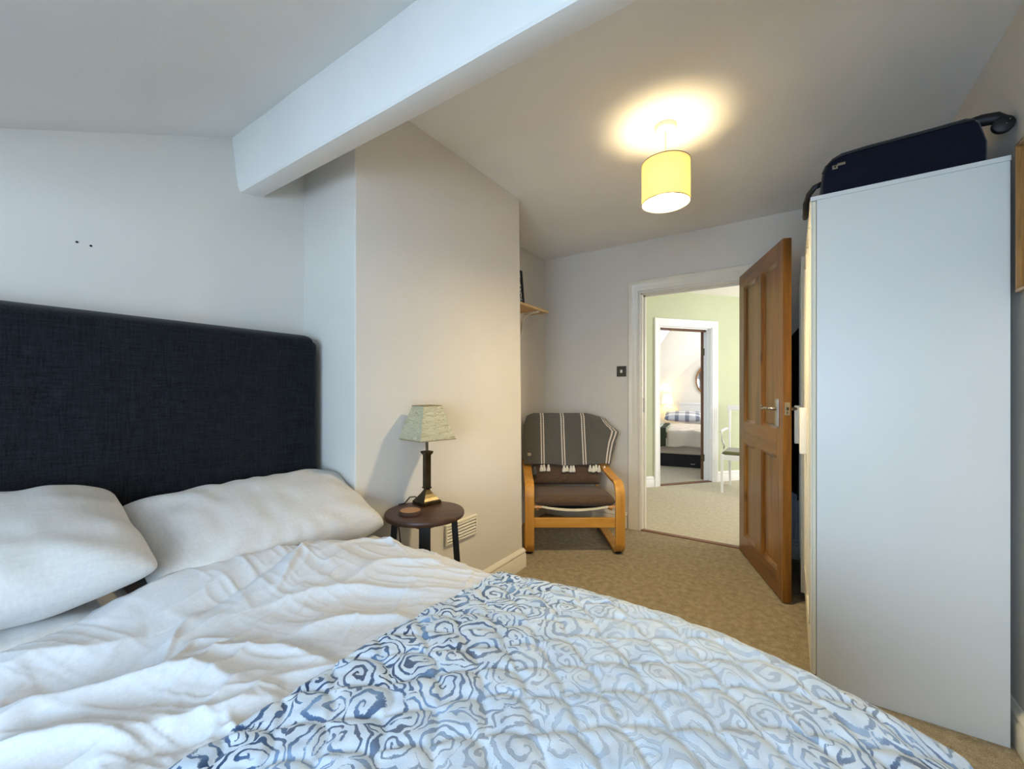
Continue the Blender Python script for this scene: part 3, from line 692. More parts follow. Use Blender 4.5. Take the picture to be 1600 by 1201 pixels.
# quilting: ogee stitch lines
wob = .012*(vnoise(Ul*7, Vl*7, 21)-.5)*2; wu = .02*(vnoise(Ul*6+9, Vl*6, 22)-.5)*2
Pq, Qq = .050, .115; vv = (Vl+wob)/Pq; k0 = np.floor(vv-.0).astype(int); best = np.full(Ul.shape, 9.); below = np.full(Ul.shape, 9.)
for dk in (-2, -1, 0, 1):
    k_ = k0+dk; line = k_+.92*np.abs(np.sin(pi*((Ul+wu)/Qq+.5*(k_ % 2))))**.75; best = np.minimum(best, np.abs(vv-line)*Pq*.75)
    below = np.where(line >= vv, np.minimum(below, line-vv), below)
puff = (1-np.exp(-(best/.0075)**1.2))*(1.15-.35*np.clip(below, 0, 1.5))
Hq = .0072*puff+.0035*(vnoise(Ul*28, Vl*28, 23)-.5)+.0022*(vnoise(Ul*70, Vl*70, 24)-.5)+.018*(vnoise(Ul*2.6+3, Vl*2.6, 25)-.5)
fs = np.clip(Zdy/.095, 0, 1); fx_ = np.clip(Zdx/rf, 0, 1)
drape = np.clip((Zdy-.1)/.3, 0, 1)*.014*np.sin(Xq*26+2*vnoise(Xq*4, Zt*3, 5))
Pn = np.stack([Xq+Hq*fx_*.9, Yq+Hq*fs*.9+drape, Zt+Hq*(1-np.maximum(fs, fx_)*.8)], -1)
# soft waviness where it lies over the duvet
Pn[..., 2] += .35*np.exp(-(Ul/.12))*fold_height(Xq, Yq)*(1-fs)
me = gridmesh('bedspread', Pn, np.stack([Ul, Vl], -1))
t = NT('damask_velvet'); uvn = t.add('ShaderNodeUVMap'); uvn.uv_map = 'UVMap'; base = uvn.outputs[0]
def vadd(a, b): n_ = t.add('ShaderNodeVectorMath', operation='ADD'); t.link(a, n_.inputs[0]); t.link(b, n_.inputs[1]); return n_.outputs[0]
def vop(op, a, b): 
    n_ = t.add('ShaderNodeVectorMath', operation=op); t.link(a, n_.inputs[0])
    if isinstance(b, tuple): n_.inputs[1].default_value = b
    elif isinstance(b, float): n_.inputs['Scale'].default_value = b
    else: t.link(b, n_.inputs[1])
    return n_.outputs[0]
def warp(vec, scale, amt):
    n_ = t.add('ShaderNodeTexNoise'); t.link(vec, n_.inputs['Vector']); n_.inputs['Scale'].default_value = scale; n_.inputs['Detail'].default_value = 2
    return vadd(vec, vop('SCALE', vop('SUBTRACT', n_.outputs['Color'], (.5, .5, .5)), amt))
wv = warp(warp(base, 9, .085), 30, .022)
def swirl(vec, vscale, k, arms, rnd):
    vo = t.add('ShaderNodeTexVoronoi', voronoi_dimensions='2D'); t.link(vec, vo.inputs['Vector']); vo.inputs['Scale'].default_value = vscale; vo.inputs['Randomness'].default_value = rnd
    dlt = vop('SUBTRACT', vop('SCALE', vec, 1.0), vo.outputs['Position'])
    sp_ = t.add('ShaderNodeSeparateXYZ'); t.link(dlt, sp_.inputs[0]); ang = t.math('ARCTAN2', sp_.outputs[1], sp_.outputs[0])
    rc = t.add('ShaderNodeSeparateColor'); t.link(vo.outputs['Color'], rc.inputs[0]); sg = t.math('SIGN', t.math('SUBTRACT', rc.outputs[0], .5))
    ph = t.math('ADD', t.math('MULTIPLY', vo.outputs['Distance'], k), t.math('ADD', t.math('MULTIPLY', t.math('MULTIPLY', ang, sg), float(arms)), t.math('MULTIPLY', rc.outputs[1], 6.28)))
    return t.math('SINE', ph), vo.outputs['Distance'], rc.outputs[2]
s1, dist1, r1 = swirl(wv, 7.0, 40, 1, .9)
s2, dist2, r2 = swirl(warp(vop('ADD', base, (3.3, 1.7, 0)), 18, .07), 13, 30, 1, .95)
sel = t.math('GREATER_THAN', t.math('ADD', dist1, t.math('MULTIPLY', t.noise(base, 14, 1), .5)), .60)
sv = t.math('ADD', t.math('MULTIPLY', s1, t.math('SUBTRACT', 1.0, sel)), t.math('MULTIPLY', s2, sel))
jag = t.math('MULTIPLY', t.math('SUBTRACT', t.noise(base, 330, 2), .5), 1.1)
line = t.ramp(t.math('ADD', sv, jag), [(.30, (0, 0, 0, 1)), (.42, (1, 1, 1, 1))])        # thin dark lines where the sine peaks
width = t.math('MULTIPLY', t.math('SUBTRACT', t.noise(base, 24, 3), .5), 2.6)
line = t.math('SMOOTH_MIN', 1.0, t.math('MAXIMUM', 0.0, t.math('MULTIPLY', t.math('ADD', t.math('SUBTRACT', t.math('ADD', sv, jag), .34), width), 3.2)), .05)
sx = t.add('ShaderNodeSeparateXYZ'); t.link(base, sx.inputs[0])
# pile sheen painted in: pattern pales mid-spread, strongest at turned-back edge and foot
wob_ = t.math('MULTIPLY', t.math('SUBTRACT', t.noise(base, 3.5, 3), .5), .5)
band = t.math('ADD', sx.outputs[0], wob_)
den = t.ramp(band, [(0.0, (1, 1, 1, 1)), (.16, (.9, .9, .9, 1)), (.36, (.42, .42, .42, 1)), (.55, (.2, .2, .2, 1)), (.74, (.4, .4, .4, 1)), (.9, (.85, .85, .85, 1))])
ground = t.ramp(t.noise(base, 22, 3), [(.3, lin((188, 202, 218))), (.7, lin((212, 220, 228)))])
blue = t.ramp(t.noise(base, 13, 2), [(.32, lin((22, 46, 82))), (.5, lin((52, 84, 124))), (.68, lin((120, 154, 194)))])
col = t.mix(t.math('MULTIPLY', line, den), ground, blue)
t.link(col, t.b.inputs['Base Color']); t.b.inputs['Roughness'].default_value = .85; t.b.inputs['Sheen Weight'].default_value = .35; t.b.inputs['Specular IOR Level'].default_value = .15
t.bump(t.math('ADD', t.math('MULTIPLY', t.math('SUBTRACT', 1.0, line), 1.0), t.math('MULTIPLY', t.noise(base, 500, 2), .5)), .5, .0018)
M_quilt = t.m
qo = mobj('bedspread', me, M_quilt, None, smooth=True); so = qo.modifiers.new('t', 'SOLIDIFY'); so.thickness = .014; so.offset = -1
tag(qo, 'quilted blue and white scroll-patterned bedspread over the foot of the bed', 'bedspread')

# ------------------------------------------------------------------ bedside table, lamp, coaster
TZ = .646; tc = (-1.290, 1.262)
bt = thing('side_table', 'round dark wood side table with black splayed legs', 'table', (*tc, 0), TH+radians(11.6))
bm = bmesh.new(); rt = .166; lathe(bm, [(0, TZ-.024), (rt-.010, TZ-.024), (rt-.002, TZ-.020), (rt, TZ-.014), (rt, TZ-.006), (rt-.003, TZ-.001), (rt-.008, TZ), (0, TZ)], 64); obj('table_top', bm, M_walnut, bt, smooth='angle')
bm = bmesh.new()
ap = .085
for k in range(4):
    a0, a1 = k*pi/2, (k+1)*pi/2; r0 = .118
    tube(bm, [(r0*cos(a0), r0*sin(a0), TZ-.036), (r0*cos(a1), r0*sin(a1), TZ-.036)], .011, 4)
obj('under_frame', bm, M_black, bt)
for k in range(4):
    a = k*pi/2; bm = bmesh.new(); hs = .0225; r0, r1 = .122, .165
    dx, dy = cos(a), sin(a); tx, ty = -dy, dx; pts = []
    for r_, z in ((r1, 0), (r0, TZ-.024)):
        for q1, q2 in ((-hs*.55, -hs), (hs*.55, -hs), (hs*.55, hs), (-hs*.55, hs)): pts.append((dx*(r_+q1)+tx*q2, dy*(r_+q1)+ty*q2, z))
    hexa(bm, pts); obj('leg', bm, M_black, bt, bevel=.003)
lpw = W(-.380, 1.845)
def at(px, py, z): return img(px, py, z)
lx, ly = at(667, 786, TZ)
lp = thing('table_lamp', 'bronze column table lamp with pleated square shade on the side table', 'lamp', (lx, ly, TZ), TH+pi/4)
def sqlathe(bm, prof):
    R = [[bm.verts.new((sx_*r_, sy_*r_, z)) for sx_, sy_ in ((-1, -1), (1, -1), (1, 1), (-1, 1))] for r_, z in prof]
    for a, b in zip(R, R[1:]):
        for k in range(4): bm.faces.new((a[k], a[(k+1) % 4], b[(k+1) % 4], b[k]))
    bm.faces.new(R[0][::-1]); bm.faces.new(R[-1])
bm = bmesh.new(); sqlathe(bm, [(.046, 0), (.046, .014), (.042, .016), (.041, .019), (.031, .030), (.021, .044), (.014, .056), (.0105, .062), (.0105, .066), (.016, .070), (.016, .074)]); obj('lamp_base', bm, M_bronze, lp)
bm = bmesh.new(); sqlathe(bm, [(.0135, .074), (.0135, .218), (.019, .226), (.021, .232), (.021, .236), (.015, .238)]); tube(bm, [(0, 0, .236), (0, 0, .31)], .0065, 12); obj('lamp_column', bm, M_bronze, lp, bevel=.0012)
t = NT('pleated_shade'); v_ = t.coord(); wvn = t.add('ShaderNodeTexNoise'); mp = t.coord(scale=(2.2, 2.2, 11)); f = t.noise(mp, 4.2, 2, .5, 1.4)
rdg = t.math('ABSOLUTE', t.math('SUBTRACT', t.math('FRACT', t.math('MULTIPLY', f, 7)), .5))
c_ = t.ramp(rdg, [(0, lin((146, 138, 108))), (.10, lin((186, 178, 146))), (.5, lin((198, 190, 158)))]); t.link(c_, t.b.inputs['Base Color']); t.b.inputs['Roughness'].default_value = .55; t.b.inputs['Sheen Weight'].default_value = .2
t.bump(t.ramp(rdg, [(0, (0, 0, 0, 1)), (.3, (1, 1, 1, 1))]), .55, .003); M_pleat = t.m
bm = bmesh.new()
for k in range(4):
    c0, s0 = cos(k*pi/2), sin(k*pi/2); N1, N2 = 14, 14; G = []
    for i in range(N1+1):
        row = []
        for j in range(N2+1):
            f_ = j/N2; hw2 = .093+(.047-.093)*f_; z = .292+.150*f_; xx = -hw2+2*hw2*i/N1; yy_ = -hw2-.0012*sin(xx*180+f_*26)*(1-(2*i/N1-1)**4)
            row.append(bm.verts.new((xx*c0-yy_*s0, xx*s0+yy_*c0, z)))
        G.append(row)
    for i in range(N1):
        for j in range(N2): bm.faces.new((G[i][j], G[i+1][j], G[i+1][j+1], G[i][j+1]))
bmesh.ops.remove_doubles(bm, verts=bm.verts, dist=.0006)
shd = obj('lamp_shade', bm, M_pleat, lp, smooth='angle'); so = shd.modifiers.new('t', 'SOLIDIFY'); so.thickness = .0015
for q, z in ((.047, .442), (.093, .292)):
    bm = bmesh.new(); c4 = [(-q, -q, z), (q, -q, z), (q, q, z), (-q, q, z)]
    for k in range(4): tube(bm, [c4[k], c4[(k+1) % 4]], .0022, 6)
    obj('shade_trim', bm, simple('shade_trim_ribbon', (150, 132, 92), .7), lp)
bm = bmesh.new()
a45 = -(TH+pi/4)
def tolp(x, y, z): v3 = Matrix.Rotation(a45, 3, 'Z') @ Vector((x-lx, y-ly, 0)); return (v3.x, v3.y, z)
def lv(l, d): return W(l, d)
bl = (-S*0, 0)
pts = [(lx+dl*Cc-dd*S, ly+dl*S+dd*Cc, z) for dl, dd, z in ((-.03, .02, .008), (-.06, .03, .022), (-.085, .03, .02), (-.095, .0, .006), (-.098, -.02, .004), (-.118, -.03, .003), (-.125, -.045, -.03), (-.115, -.035, -.12), (-.10, -.02, -.3), (-.10, 0, -.56), (-.09, .04, -.64))]
tube(bm, [tolp(x, y, z) for x, y, z in pts], .0028, 6); obj('power_cord', bm, M_black, lp, smooth=True)
cx_, cy_ = at(641, 799, TZ+.008)
co = thing('coaster', 'round log-slice coaster beside the table lamp', 'coaster', (cx_, cy_, TZ))
bm = bmesh.new(); lathe(bm, [(0, 0), (.045, 0), (.0465, .006), (.045, .013), (.043, .014), (0, .014)], 32)
obj('bark_rim', bm, simple('log_bark', (74, 48, 30), .8, nscale=60, namp=.3, bump=.5, bscale=90), co, smooth='angle')
t = NT('log_face'); v_ = t.coord(); wvn = t.add('ShaderNodeTexWave', wave_type='RINGS', rings_direction='Z'); t.link(v_, wvn.inputs[0]); wvn.inputs['Scale'].default_value = 60; wvn.inputs['Distortion'].default_value = 2
t.link(t.ramp(wvn.outputs['Fac'], [(0, lin((132, 92, 56))), (1, lin((176, 130, 86)))]), t.b.inputs['Base Color'])
bm = bmesh.new(); lathe(bm, [(0, .0138), (.041, .0138), (.041, .0148), (0, .0148)], 32); obj('cut_face', bm, t.m, co)

# ------------------------------------------------------------------ armchair (camera-facing local frame: x right, y back)
ch0 = W(.126, 2.92)
ch = thing('armchair', 'bentwood armchair with brown cushions in the alcove', 'armchair', (*ch0, 0), TH)
# front-left foot outer at x=-.036 ; overall width .70
def sidepath():
    pth = [(.66, .555), (.55, .535), (.40, .515), (.22, .502)]
    pth += arc(.10, .40, .10, 80, 180, 10)
    pth += [(0, .34), (0.0, .20)]
    pth += arc(.075, .085, .075, 180, 262, 8)
    pth += [(.20, .008+.005), (.45, .013), (.64, .014)]
    return [(y, z) for y, z in pth]
for nm, x0 in (('side_frame', -.036), ('side_frame', .600)):
    bm = bmesh.new(); strip(bm, [(y, z+.006) for y, z in sidepath()], x0, x0+.066, .022); sf = obj(nm, bm, M_birch, ch, bevel=.003)
    bm = bmesh.new(); lathe(bm, [(0, 0), (.022, 0), (.024, .004), (.022, .02), (0, .02)], 16, x0+.033, .055); obj('glide', bm, M_black, sf)
B('front_rail', (.030, .600, .004, .030, .195, .262), M_birch_x, ch, bevel=.003)
B('rear_rail', (.030, .600, .60, .625, .02, .06), M_birch_x, ch, bevel=.003)
# inner bentwood seat/back frame
inner = [(.02, .335), (.12, .325), (.28, .295), (.42, .275)]+[(.48, .285), (.53, .33), (.56, .43), (.60, .60), (.64, .78), (.68, .93)]
for x0 in (.044, .566):
    bm = bmesh.new(); strip(bm, inner, x0, x0+.02, .045); obj('seat_rail', bm, M_birch, ch, bevel=.003)
for y, z in inner[6:]:
    bm = bmesh.new(); box(bm, .064, .566, y-.006, y+.006, z-.012, z+.012); obj('back_slat', bm, M_birch_x, ch, bevel=.002)
for x0, x1 in ((.030, .083), (.548, .600)): B('rail_block', (x0, x1, -.002, .035, .334, .350), simple('pale_block_wood', (214, 160, 110), .5), ch, bevel=.002)
bm = bmesh.new()
N = 16; top = []; bot = []
for i in range(N+1):
    x = .083+(.548-.083)*i/N; sag = -.026*(1-(2*i/N-1)**2); top.append((x, .350+sag*.9)); bot.append((x, .338+sag))
prism(bm, bot+top[::-1], 'Y', 0, .014); obj('webbing_edge', bm, simple('cream_canvas', (226, 216, 190), .8), ch)
bm = bmesh.new(); G = []
for i in range(N+1):
    x = .083+(.548-.083)*i/N; sag = -.022*(1-(2*i/N-1)**2); G.append([bm.verts.new((x, y, z+sag-.004)) for y, z in ((.012, .345), (.14, .335), (.30, .305), (.44, .285))])
for a, b in zip(G, G[1:]):
    for j in range(3): bm.faces.new((a[j], a[j+1], b[j+1], b[j]))
obj('seat_webbing', bm, simple('grey_webbing', (70, 66, 62), .9), ch)
def cushion(name, path, x0, x1, th, mat, parent, seed=0):
    """path of (y,z) centre line; padded slab"""
    P_ = np.array(path, float); tt = np.concatenate([[0], np.cumsum(np.hypot(*np.diff(P_, axis=0).T))]); L = tt[-1]
    n1, n2 = 60, 44; s_ = L*(.5+.5*np.sin(np.linspace(-pi/2, pi/2, n1))); py = np.interp(s_, tt, P_[:, 0]); pz = np.interp(s_, tt, P_[:, 1])
    for _ in range(4): py[1:-1] = (py[:-2]+2*py[1:-1]+py[2:])/4; pz[1:-1] = (pz[:-2]+2*pz[1:-1]+pz[2:])/4
    ty = np.gradient(py); tz = np.gradient(pz); ty[0] = ty[1]; tz[0] = tz[1]; LL = np.hypot(ty, tz)+1e-9; ny_, nz_ = -tz/LL, ty/LL
    uu = np.sin(np.linspace(-pi/2, pi/2, n2)); SS, UU = np.meshgrid(np.sin(np.linspace(-pi/2, pi/2, n1)), uu, indexing='ij')
    body = (np.clip(1-np.abs(SS)**10, 0, 1)**.45)*(np.clip(1-np.abs(UU)**14, 0, 1)**.45)
    body *= 1+.10*(vnoise(SS*4+seed, UU*3, seed+30)-.5)+.05*(vnoise(SS*11+seed, UU*9, seed+31)-.5)
    out = []
    for sg in (1, -1):
        h_ = sg*th/2*body; X_ = (x0+x1)/2+(x1-x0)/2*UU+.0*h_
        out.append(np.stack([X_, py[:, None]+ny_[:, None]*h_, pz[:, None]+nz_[:, None]*h_], -1))
    me = gridmesh(name, np.concatenate([out[0], out[1][::-1]], 0)); bm = bmesh.new(); bm.from_mesh(me); bmesh.ops.remove_doubles(bm, verts=bm.verts, dist=.0004); bmesh.ops.recalc_face_normals(bm, faces=bm.faces); bm.to_mesh(me); bm.free()
    return mobj(name, me, mat, parent, smooth=True)
cushion('seat_cushion', [(-.01, .380), (.15, .378), (.30, .360), (.45, .345), (.50, .345)], .034, .598, .082, M_cush, ch, 1)
cushion('back_cushion', [(.46, .40), (.50, .50), (.54, .62), (.58, .78), (.62, .93)], .042, .590, .085, M_cush, ch, 2)

# throw over the chair back
t = NT('striped_grey_knit'); uvn = t.add('ShaderNodeUVMap'); uvn.uv_map = 'UVMap'; su = t.add('ShaderNodeSeparateXYZ'); t.link(uvn.outputs[0], su.inputs[0])
nz = t.noise(t.coord(scale=(1, 1, 1)), 220, 3, .7); basec = t.ramp(nz, [(.3, lin((72, 69, 63))), (.7, lin((100, 97, 89)))])
mask = None
for c0 in (.232, .495, .762, 1.03):
    for off in (-.014, .017):
        d_ = t.math('LESS_THAN', t.math('ABSOLUTE', t.math('SUBTRACT', su.outputs[0], c0+off)), .0075); mask = d_ if mask is None else t.math('MAXIMUM', mask, d_)
dash = t.ramp(t.math('FRACT', t.math('MULTIPLY', su.outputs[1], 52)), [(0, (.35, .35, .35, 1)), (.3, (1, 1, 1, 1))])
t.link(t.mix(t.math('MULTIPLY', mask, dash), basec, lin((216, 204, 190))), t.b.inputs['Base Color']); t.b.inputs['Roughness'].default_value = .95; t.b.inputs['Sheen Weight'].default_value = .2
t.bump(nz, .5, .002); M_throw = t.m
nu, nv = 120, 130
uu = np.linspace(0, 1.07, nu); vv_ = np.linspace(0, 1, nv); Ut, Vt = np.meshgrid(uu, vv_, indexing='ij')
# v: 0 = front hem, .6 = top, 1 = back hem
vk = [0, .2, .4, .56, .60, .66, .8, 1]
py_ = np.interp(Vt, vk, [.458, .492, .525, .560, .600, .655, .685, .685]); pz_ = np.interp(Vt, vk, [.562, .68, .80, .935, .975, .96, .83, .64])
for _ in range(3): py_[:, 1:-1] = (py_[:, :-2]+2*py_[:, 1:-1]+py_[:, 2:])/4; pz_[:, 1:-1] = (pz_[:, :-2]+2*pz_[:, 1:-1]+pz_[:, 2:])/4
px_ = -.025+.64*Ut
# right corner flares out beyond the frame then tucks in
fl = np.clip((Ut-.80)/.27, 0, 1); px_ += fl*np.interp(Vt, [0, .15, .3, .45, .56, .64, 1], [.015, .035, .06, .10, .02, -.02, .0]); pz_ -= fl**1.3*np.interp(Vt, [0, .4, .56, .66, 1], [0, .02, .05, .04, 0])
px_ += np.clip((.16-Ut)/.16, 0, 1)*np.interp(Vt, [0, .5, .6], [.0, -.005, .02]); pz_ -= np.clip((.14-Ut)/.14, 0, 1)**1.5*np.interp(Vt, [0, .5, .6, .7], [.0, .01, .03, .02])
py_ += .008*np.sin(Ut*19+1)*np.clip(1-Vt*1.5, 0, 1)-.010*(vnoise(Ut*5, Vt*4, 41)-.5)-fl*.03*np.clip(1-Vt*1.6, 0, 1)*0
pz_ += .006*np.sin(Ut*8)*(Vt < .5)
me = gridmesh('throw_blanket', np.stack([px_, py_-.012*(Vt < .58), pz_], -1), np.stack([Ut, Vt], -1))
th = thing('throw_blanket', 'grey throw with cream stripes and tassels draped over the armchair back', 'blanket', (*ch0, 0), TH)
tb = mobj('knit_fabric', me, M_throw, th, smooth=True); so = tb.modifiers.new('t', 'SOLIDIFY'); so.thickness = .008
def tassel(x, y, z, mat, s=1):
    bm = bmesh.new(); lathe(bm, [(0, .004), (.006, .002), (.009, -.006), (.008, -.013), (.0125, -.024), (.017, -.044), (.016, -.052), (0, -.050)], 12, squash=.6)
    for v_ in bm.verts:
        if v_.co.z < -.02: v_.co.x += .002*sin(v_.co.y*900+v_.co.x*700)
        v_.co *= s
    bmesh.ops.translate(bm, verts=bm.verts, vec=(x, y, z)); obj('tassel', bm, mat, th, smooth=True)
for px in (846, 850, 857, 881, 886, 892, 896, 922, 927, 931, 936):
    dpt = 2.92+.45; xl = (px-800)/650*dpt-.126; tassel(xl, .445+random.uniform(-.004, .004), .556+random.uniform(-.006, .004), M_tassel, 1.0)
tassel((944-800)/650*3.37-.126, .44, .548, M_tassel); tassel((836-800)/650*3.34-.126-.004, .42, .548, M_tassel_g, 1.3)
B('fabric_label', (.0, .028, .448, .451, .632, .656), simple('beige_label', (170, 160, 138), .8), th)

# ------------------------------------------------------------------ landing chair
hc0 = W((1128-800)/650*4.74, 4.74)
hc = thing('landing_chair', 'white painted carver chair with olive seat on the landing', 'chair', (*hc0, 0), TH-radians(34))
def legbox(x, y, w0, z0, z1, tx=0, ty=0, nm='leg'):
    bm = bmesh.new(); hexa(bm, [(x-w0*.7, y-w0*.7, z0), (x+w0*.7, y-w0*.7, z0), (x+w0*.7, y+w0*.7, z0), (x-w0*.7, y+w0*.7, z0), (x+tx-w0, y+ty-w0, z1), (x+tx+w0, y+ty-w0, z1), (x+tx+w0, y+ty+w0, z1), (x+tx-w0, y+ty+w0, z1)]); return obj(nm, bm, M_white, hc, bevel=.003)
CWd = .50
legbox(0, 0, .016, 0, .44); legbox(CWd, 0, .016, 0, .44); legbox(.03, .48, .016, 0, .45, 0, -.05); legbox(CWd-.03, .48, .016, 0, .45, 0, -.05)
bm = bmesh.new(); box(bm, 0, CWd, -.012, .012, .375, .435); box(bm, -.008, .02, 0, .44, .375, .435); box(bm, CWd-.02, CWd+.008, 0, .44, .375, .435); box(bm, .02, CWd-.02, .42, .445, .375, .435); obj('seat_rail', bm, M_white, hc, bevel=.003)
bm = bmesh.new(); box(bm, .012, CWd-.012, .006, .42, .43, .475); obj('seat_pad', bm, simple('olive_velvet', (98, 98, 58), .8, sheen=.3), hc, bevel=.018, seg=4)
legbox(.03, .43, .014, .45, .95, -.005, .06, 'back_post'); legbox(CWd-.03, .43, .014, .45, .95, .005, .06, 'back_post')
bm = bmesh.new(); box(bm, -.005, CWd+.005, .475, .505, .925, .985); obj('top_rail', bm, M_white, hc, bevel=.006)
for k in range(3): legbox(.14+.11*k, .44, .010, .46, .93, 0, .05, 'back_slat')
for x in (0, CWd):
    bm = bmesh.new(); tube(bm, [(x, .47, .70), (x-.005, .30, .705), (x-.012, .12, .70), (x-.014, .04, .69)], .014, 8); tube(bm, [(x-.010, .06, .69), (x-.002, .04, .60), (x+.012, .10, .52), (x, .05, .43)], .011, 8); obj('arm', bm, M_white, hc, smooth=True)

# ------------------------------------------------------------------ far bedroom furniture (camera-facing local frame)
fb = FB0
b2 = thing('far_bed', 'bed with white bedding in the far bedroom', 'bed', (*fb, 0), BR)
M_div = simple('black_divan', (14, 14, 18), .7); M_val = simple('taupe_sheet', (196, 184, 170), .9, nscale=6, bump=.3, bscale=20)
B('divan_base', (0, 1.4, 0, 2.0, .0, .19), M_div, b2, bevel=.01)
B('drawer_badge', (.60, .66, -.003, .001, .05, .06), M_steel, b2)
B('mattress', (0, 1.4, 0, 2.0, .19, .50), M_val, b2, bevel=.03, seg=3)
B('headboard', (.376, 1.5, 2.02, 2.07, .0, .93), M_white, b2, bevel=.01)
B('headboard_rail', (.366, 1.51, 2.005, 2.085, .90, .94), M_white, b2, bevel=.005)
def clothsheet(x0, x1, y0, y1, z, drop, seed, n1=80, n2=80):
    uu = np.linspace(0, 1, n1); a_, b_ = np.meshgrid(uu, uu, indexing='ij'); X_ = x0+(x1-x0)*a_; v_ = (y1-y0+drop)*b_-drop
    r_ = .06; aa = np.clip((r_*pi/2-(v_+drop-drop)-0)/r_, 0, pi/2)
    Y_ = np.where(v_ > 0, y0+v_, y0-.03*np.sin(np.clip(-v_/.06, 0, pi/2))); Z_ = np.where(v_ > 0, z, z+np.minimum(v_, 0)*np.clip(-v_/.06, 0, 1))
    nse = .03*(vnoise(X_*5+seed, Y_*5, seed)-.5)+.015*(vnoise(X_*14, v_*9, seed+1)-.5)
    return np.stack([X_, Y_-nse*.6, Z_+nse+(.012*np.sin(X_*14+seed))*(v_ < -.02)], -1), a_, b_
P, a_, b_ = clothsheet(-.03, 1.43, -.05, 1.6, .56, .24, 50)
d2o = mobj('far_duvet', gridmesh('far_duvet', P), simple('cream_duvet', (234, 222, 206), .9, nscale=4), None, smooth=True); so = d2o.modifiers.new('t', 'SOLIDIFY'); so.thickness = .04
d2o.location = (*fb, 0); d2o.rotation_euler = (0, 0, BR); tag(d2o, 'cream duvet hanging over the edge of the far bed', 'duvet')
P, a_, b_ = clothsheet(-.10, .27, -.075, 1.0, .592, .28, 54)
t = NT('plaid_wool'); uvn = t.add('ShaderNodeUVMap'); uvn.uv_map = 'UVMap'; su = t.add('ShaderNodeSeparateXYZ'); t.link(uvn.outputs[0], su.inputs[0])
m1 = t.math('GREATER_THAN', t.math('FRACT', t.math('ADD', t.math('MULTIPLY', su.outputs[0], 1.15), -.1)), .72); m2 = t.math('LESS_THAN', t.math('ABSOLUTE', t.math('SUBTRACT', t.math('FRACT', t.math('MULTIPLY', su.outputs[1], 4.2)), .5)), .14)
c1 = t.mix(m2, t.ramp(t.noise(uvn.outputs[0], 5, 1), [(.4, lin((176, 190, 168))), (.6, lin((206, 206, 190)))]), lin((92, 96, 66))); t.link(t.mix(m1, c1, lin((60, 64, 46))), t.b.inputs['Base Color']); t.b.inputs['Roughness'].default_value = .95
po = mobj('plaid_blanket', gridmesh('plaid_blanket', P, np.stack([a_, b_], -1)), t.m, None, smooth=True); so = po.modifiers.new('t', 'SOLIDIFY'); so.thickness = .012
po.location = (*fb, 0); po.rotation_euler = (0, 0, BR); tag(po, 'green plaid blanket folded over the corner of the far bed', 'blanket')
t = NT('checked_pillowcase'); uvc = t.coord('Generated'); su = t.add('ShaderNodeSeparateXYZ'); t.link(uvc, su.inputs[0])
ca_ = t.math('LESS_THAN', t.math('FRACT', t.math('MULTIPLY', su.outputs[0], 3.6)), .38); cb_ = t.math('LESS_THAN', t.math('FRACT', t.math('MULTIPLY', su.outputs[1], 2.6)), .42)
t.link(t.mix(t.math('MULTIPLY', t.math('ADD', ca_, cb_), .5), lin((232, 234, 240)), lin((112, 118, 136))), t.b.inputs['Base Color']); M_chk = t.m
cR, sR = cos(BR), sin(BR)
def FB(x, y): return (fb[0]+x*cR-y*sR, fb[1]+x*sR+y*cR)
pillow('checked_pillow', 'checked grey and white pillow at the head of the far bed, nearer the lit lamp', .66, .44, .14, (*FB(.45, 1.66), .69), (radians(14), 0, BR), 3, mat=M_chk)
pillow('checked_pillow', 'checked grey and white pillow at the head of the far bed, beside the door edge', .66, .44, .14, (*FB(1.10, 1.66), .69), (radians(14), 0, BR), 4, mat=M_chk)
l2 = W((1042.5-800)/650*8.46, 8.46)
fl2 = thing('far_lamp', 'lit lamp with cream tapered shade in the far bedroom', 'lamp', (*l2, 0))
bm = bmesh.new(); tube(bm, [(0, 0, .01), (0, 0, 1.0)], .008, 8); lathe(bm, [(0, 0), (.11, 0), (.11, .012), (.02, .02), (0, .02)], 24); obj('lamp_stand', bm, M_white, fl2, smooth='angle')
t = NT('glowing_cream_shade'); t.b.inputs['Base Color'].default_value = lin((250, 236, 190)); t.b.inputs['Emission Color'].default_value = (1, .86, .52, 1); t.b.inputs['Emission Strength'].default_value = 1.1
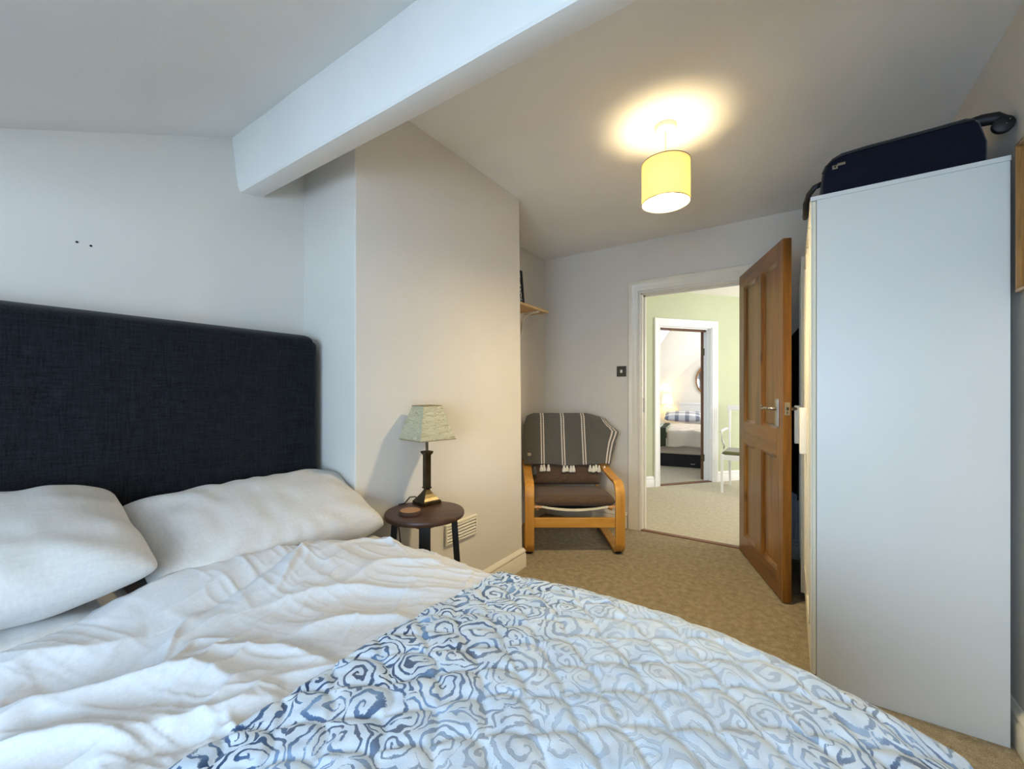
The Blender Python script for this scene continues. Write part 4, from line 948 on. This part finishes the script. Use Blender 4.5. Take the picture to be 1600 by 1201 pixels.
bm = bmesh.new(); lathe(bm, [(.118, .905), (.078, 1.11)], 32); obj('lamp_shade', bm, t.m, fl2, smooth=True)
l = bpy.data.lights.new('far_lamp_glow', 'POINT'); l.energy = 4; l.color = (1, .72, .32); l.shadow_soft_size = .05
lo = bpy.data.objects.new('far_lamp_glow', l); COL.objects.link(lo); lo.location = (l2[0], l2[1], 1.02)
mr = thing('round_mirror', 'round rope-framed mirror on the far bedroom wall', 'mirror'); local(mr)
mr.location = (FB0[0]+1.00*cos(BR)-(YW-.02)*sin(BR), FB0[1]+1.00*sin(BR)+(YW-.02)*cos(BR), 1.385)
bm = bmesh.new(); tube(bm, [(.325*cos(a*pi/32), 0, .335*sin(a*pi/32)) for a in range(64)], .017, 8, closed=True); obj('mirror_frame', bm, simple('rope_frame', (150, 112, 70), .7, nscale=60, namp=.3), mr, smooth=True)
t = NT('mirror_glass'); t.b.inputs['Metallic'].default_value = 1; t.b.inputs['Roughness'].default_value = .03; t.b.inputs['Base Color'].default_value = (.9, .9, .9, 1)
bm = bmesh.new(); vsn = [bm.verts.new((.315*cos(a*pi/32), -.002, .325*sin(a*pi/32))) for a in range(64)]; bm.faces.new(vsn); obj('mirror_glass', bm, t.m, mr)
# far bedroom skylight in the slope, then a separate fill light
t = NT('bright_sky_pane'); t.b.inputs['Base Color'].default_value = (0, 0, 0, 1); t.b.inputs['Emission Color'].default_value = (.95, .97, 1, 1); t.b.inputs['Emission Strength'].default_value = 1.6
bm = bmesh.new(); va = [bm.verts.new(p) for p in (R1, R2, R3)]; vb = [bm.verts.new(p+Vector((0, 0, .03))) for p in (R1, R2, R3)]
bm.faces.new(va); bm.faces.new(vb[::-1])
for i in range(3): bm.faces.new((va[i], va[(i+1) % 3], vb[(i+1) % 3], vb[i]))
struct(local(obj('window_2', bm, t.m)), 'bright skylight above the far bedroom')
lx_, ly_ = FB(3.2, .9)
area('far_bedroom_fill', (lx_, ly_, 1.4), (pi/2, 0, BR+pi/2), 1.4, 1.3, 62, (1, .96, .91))  # unseen fill lamp added near the side wall to brighten this room
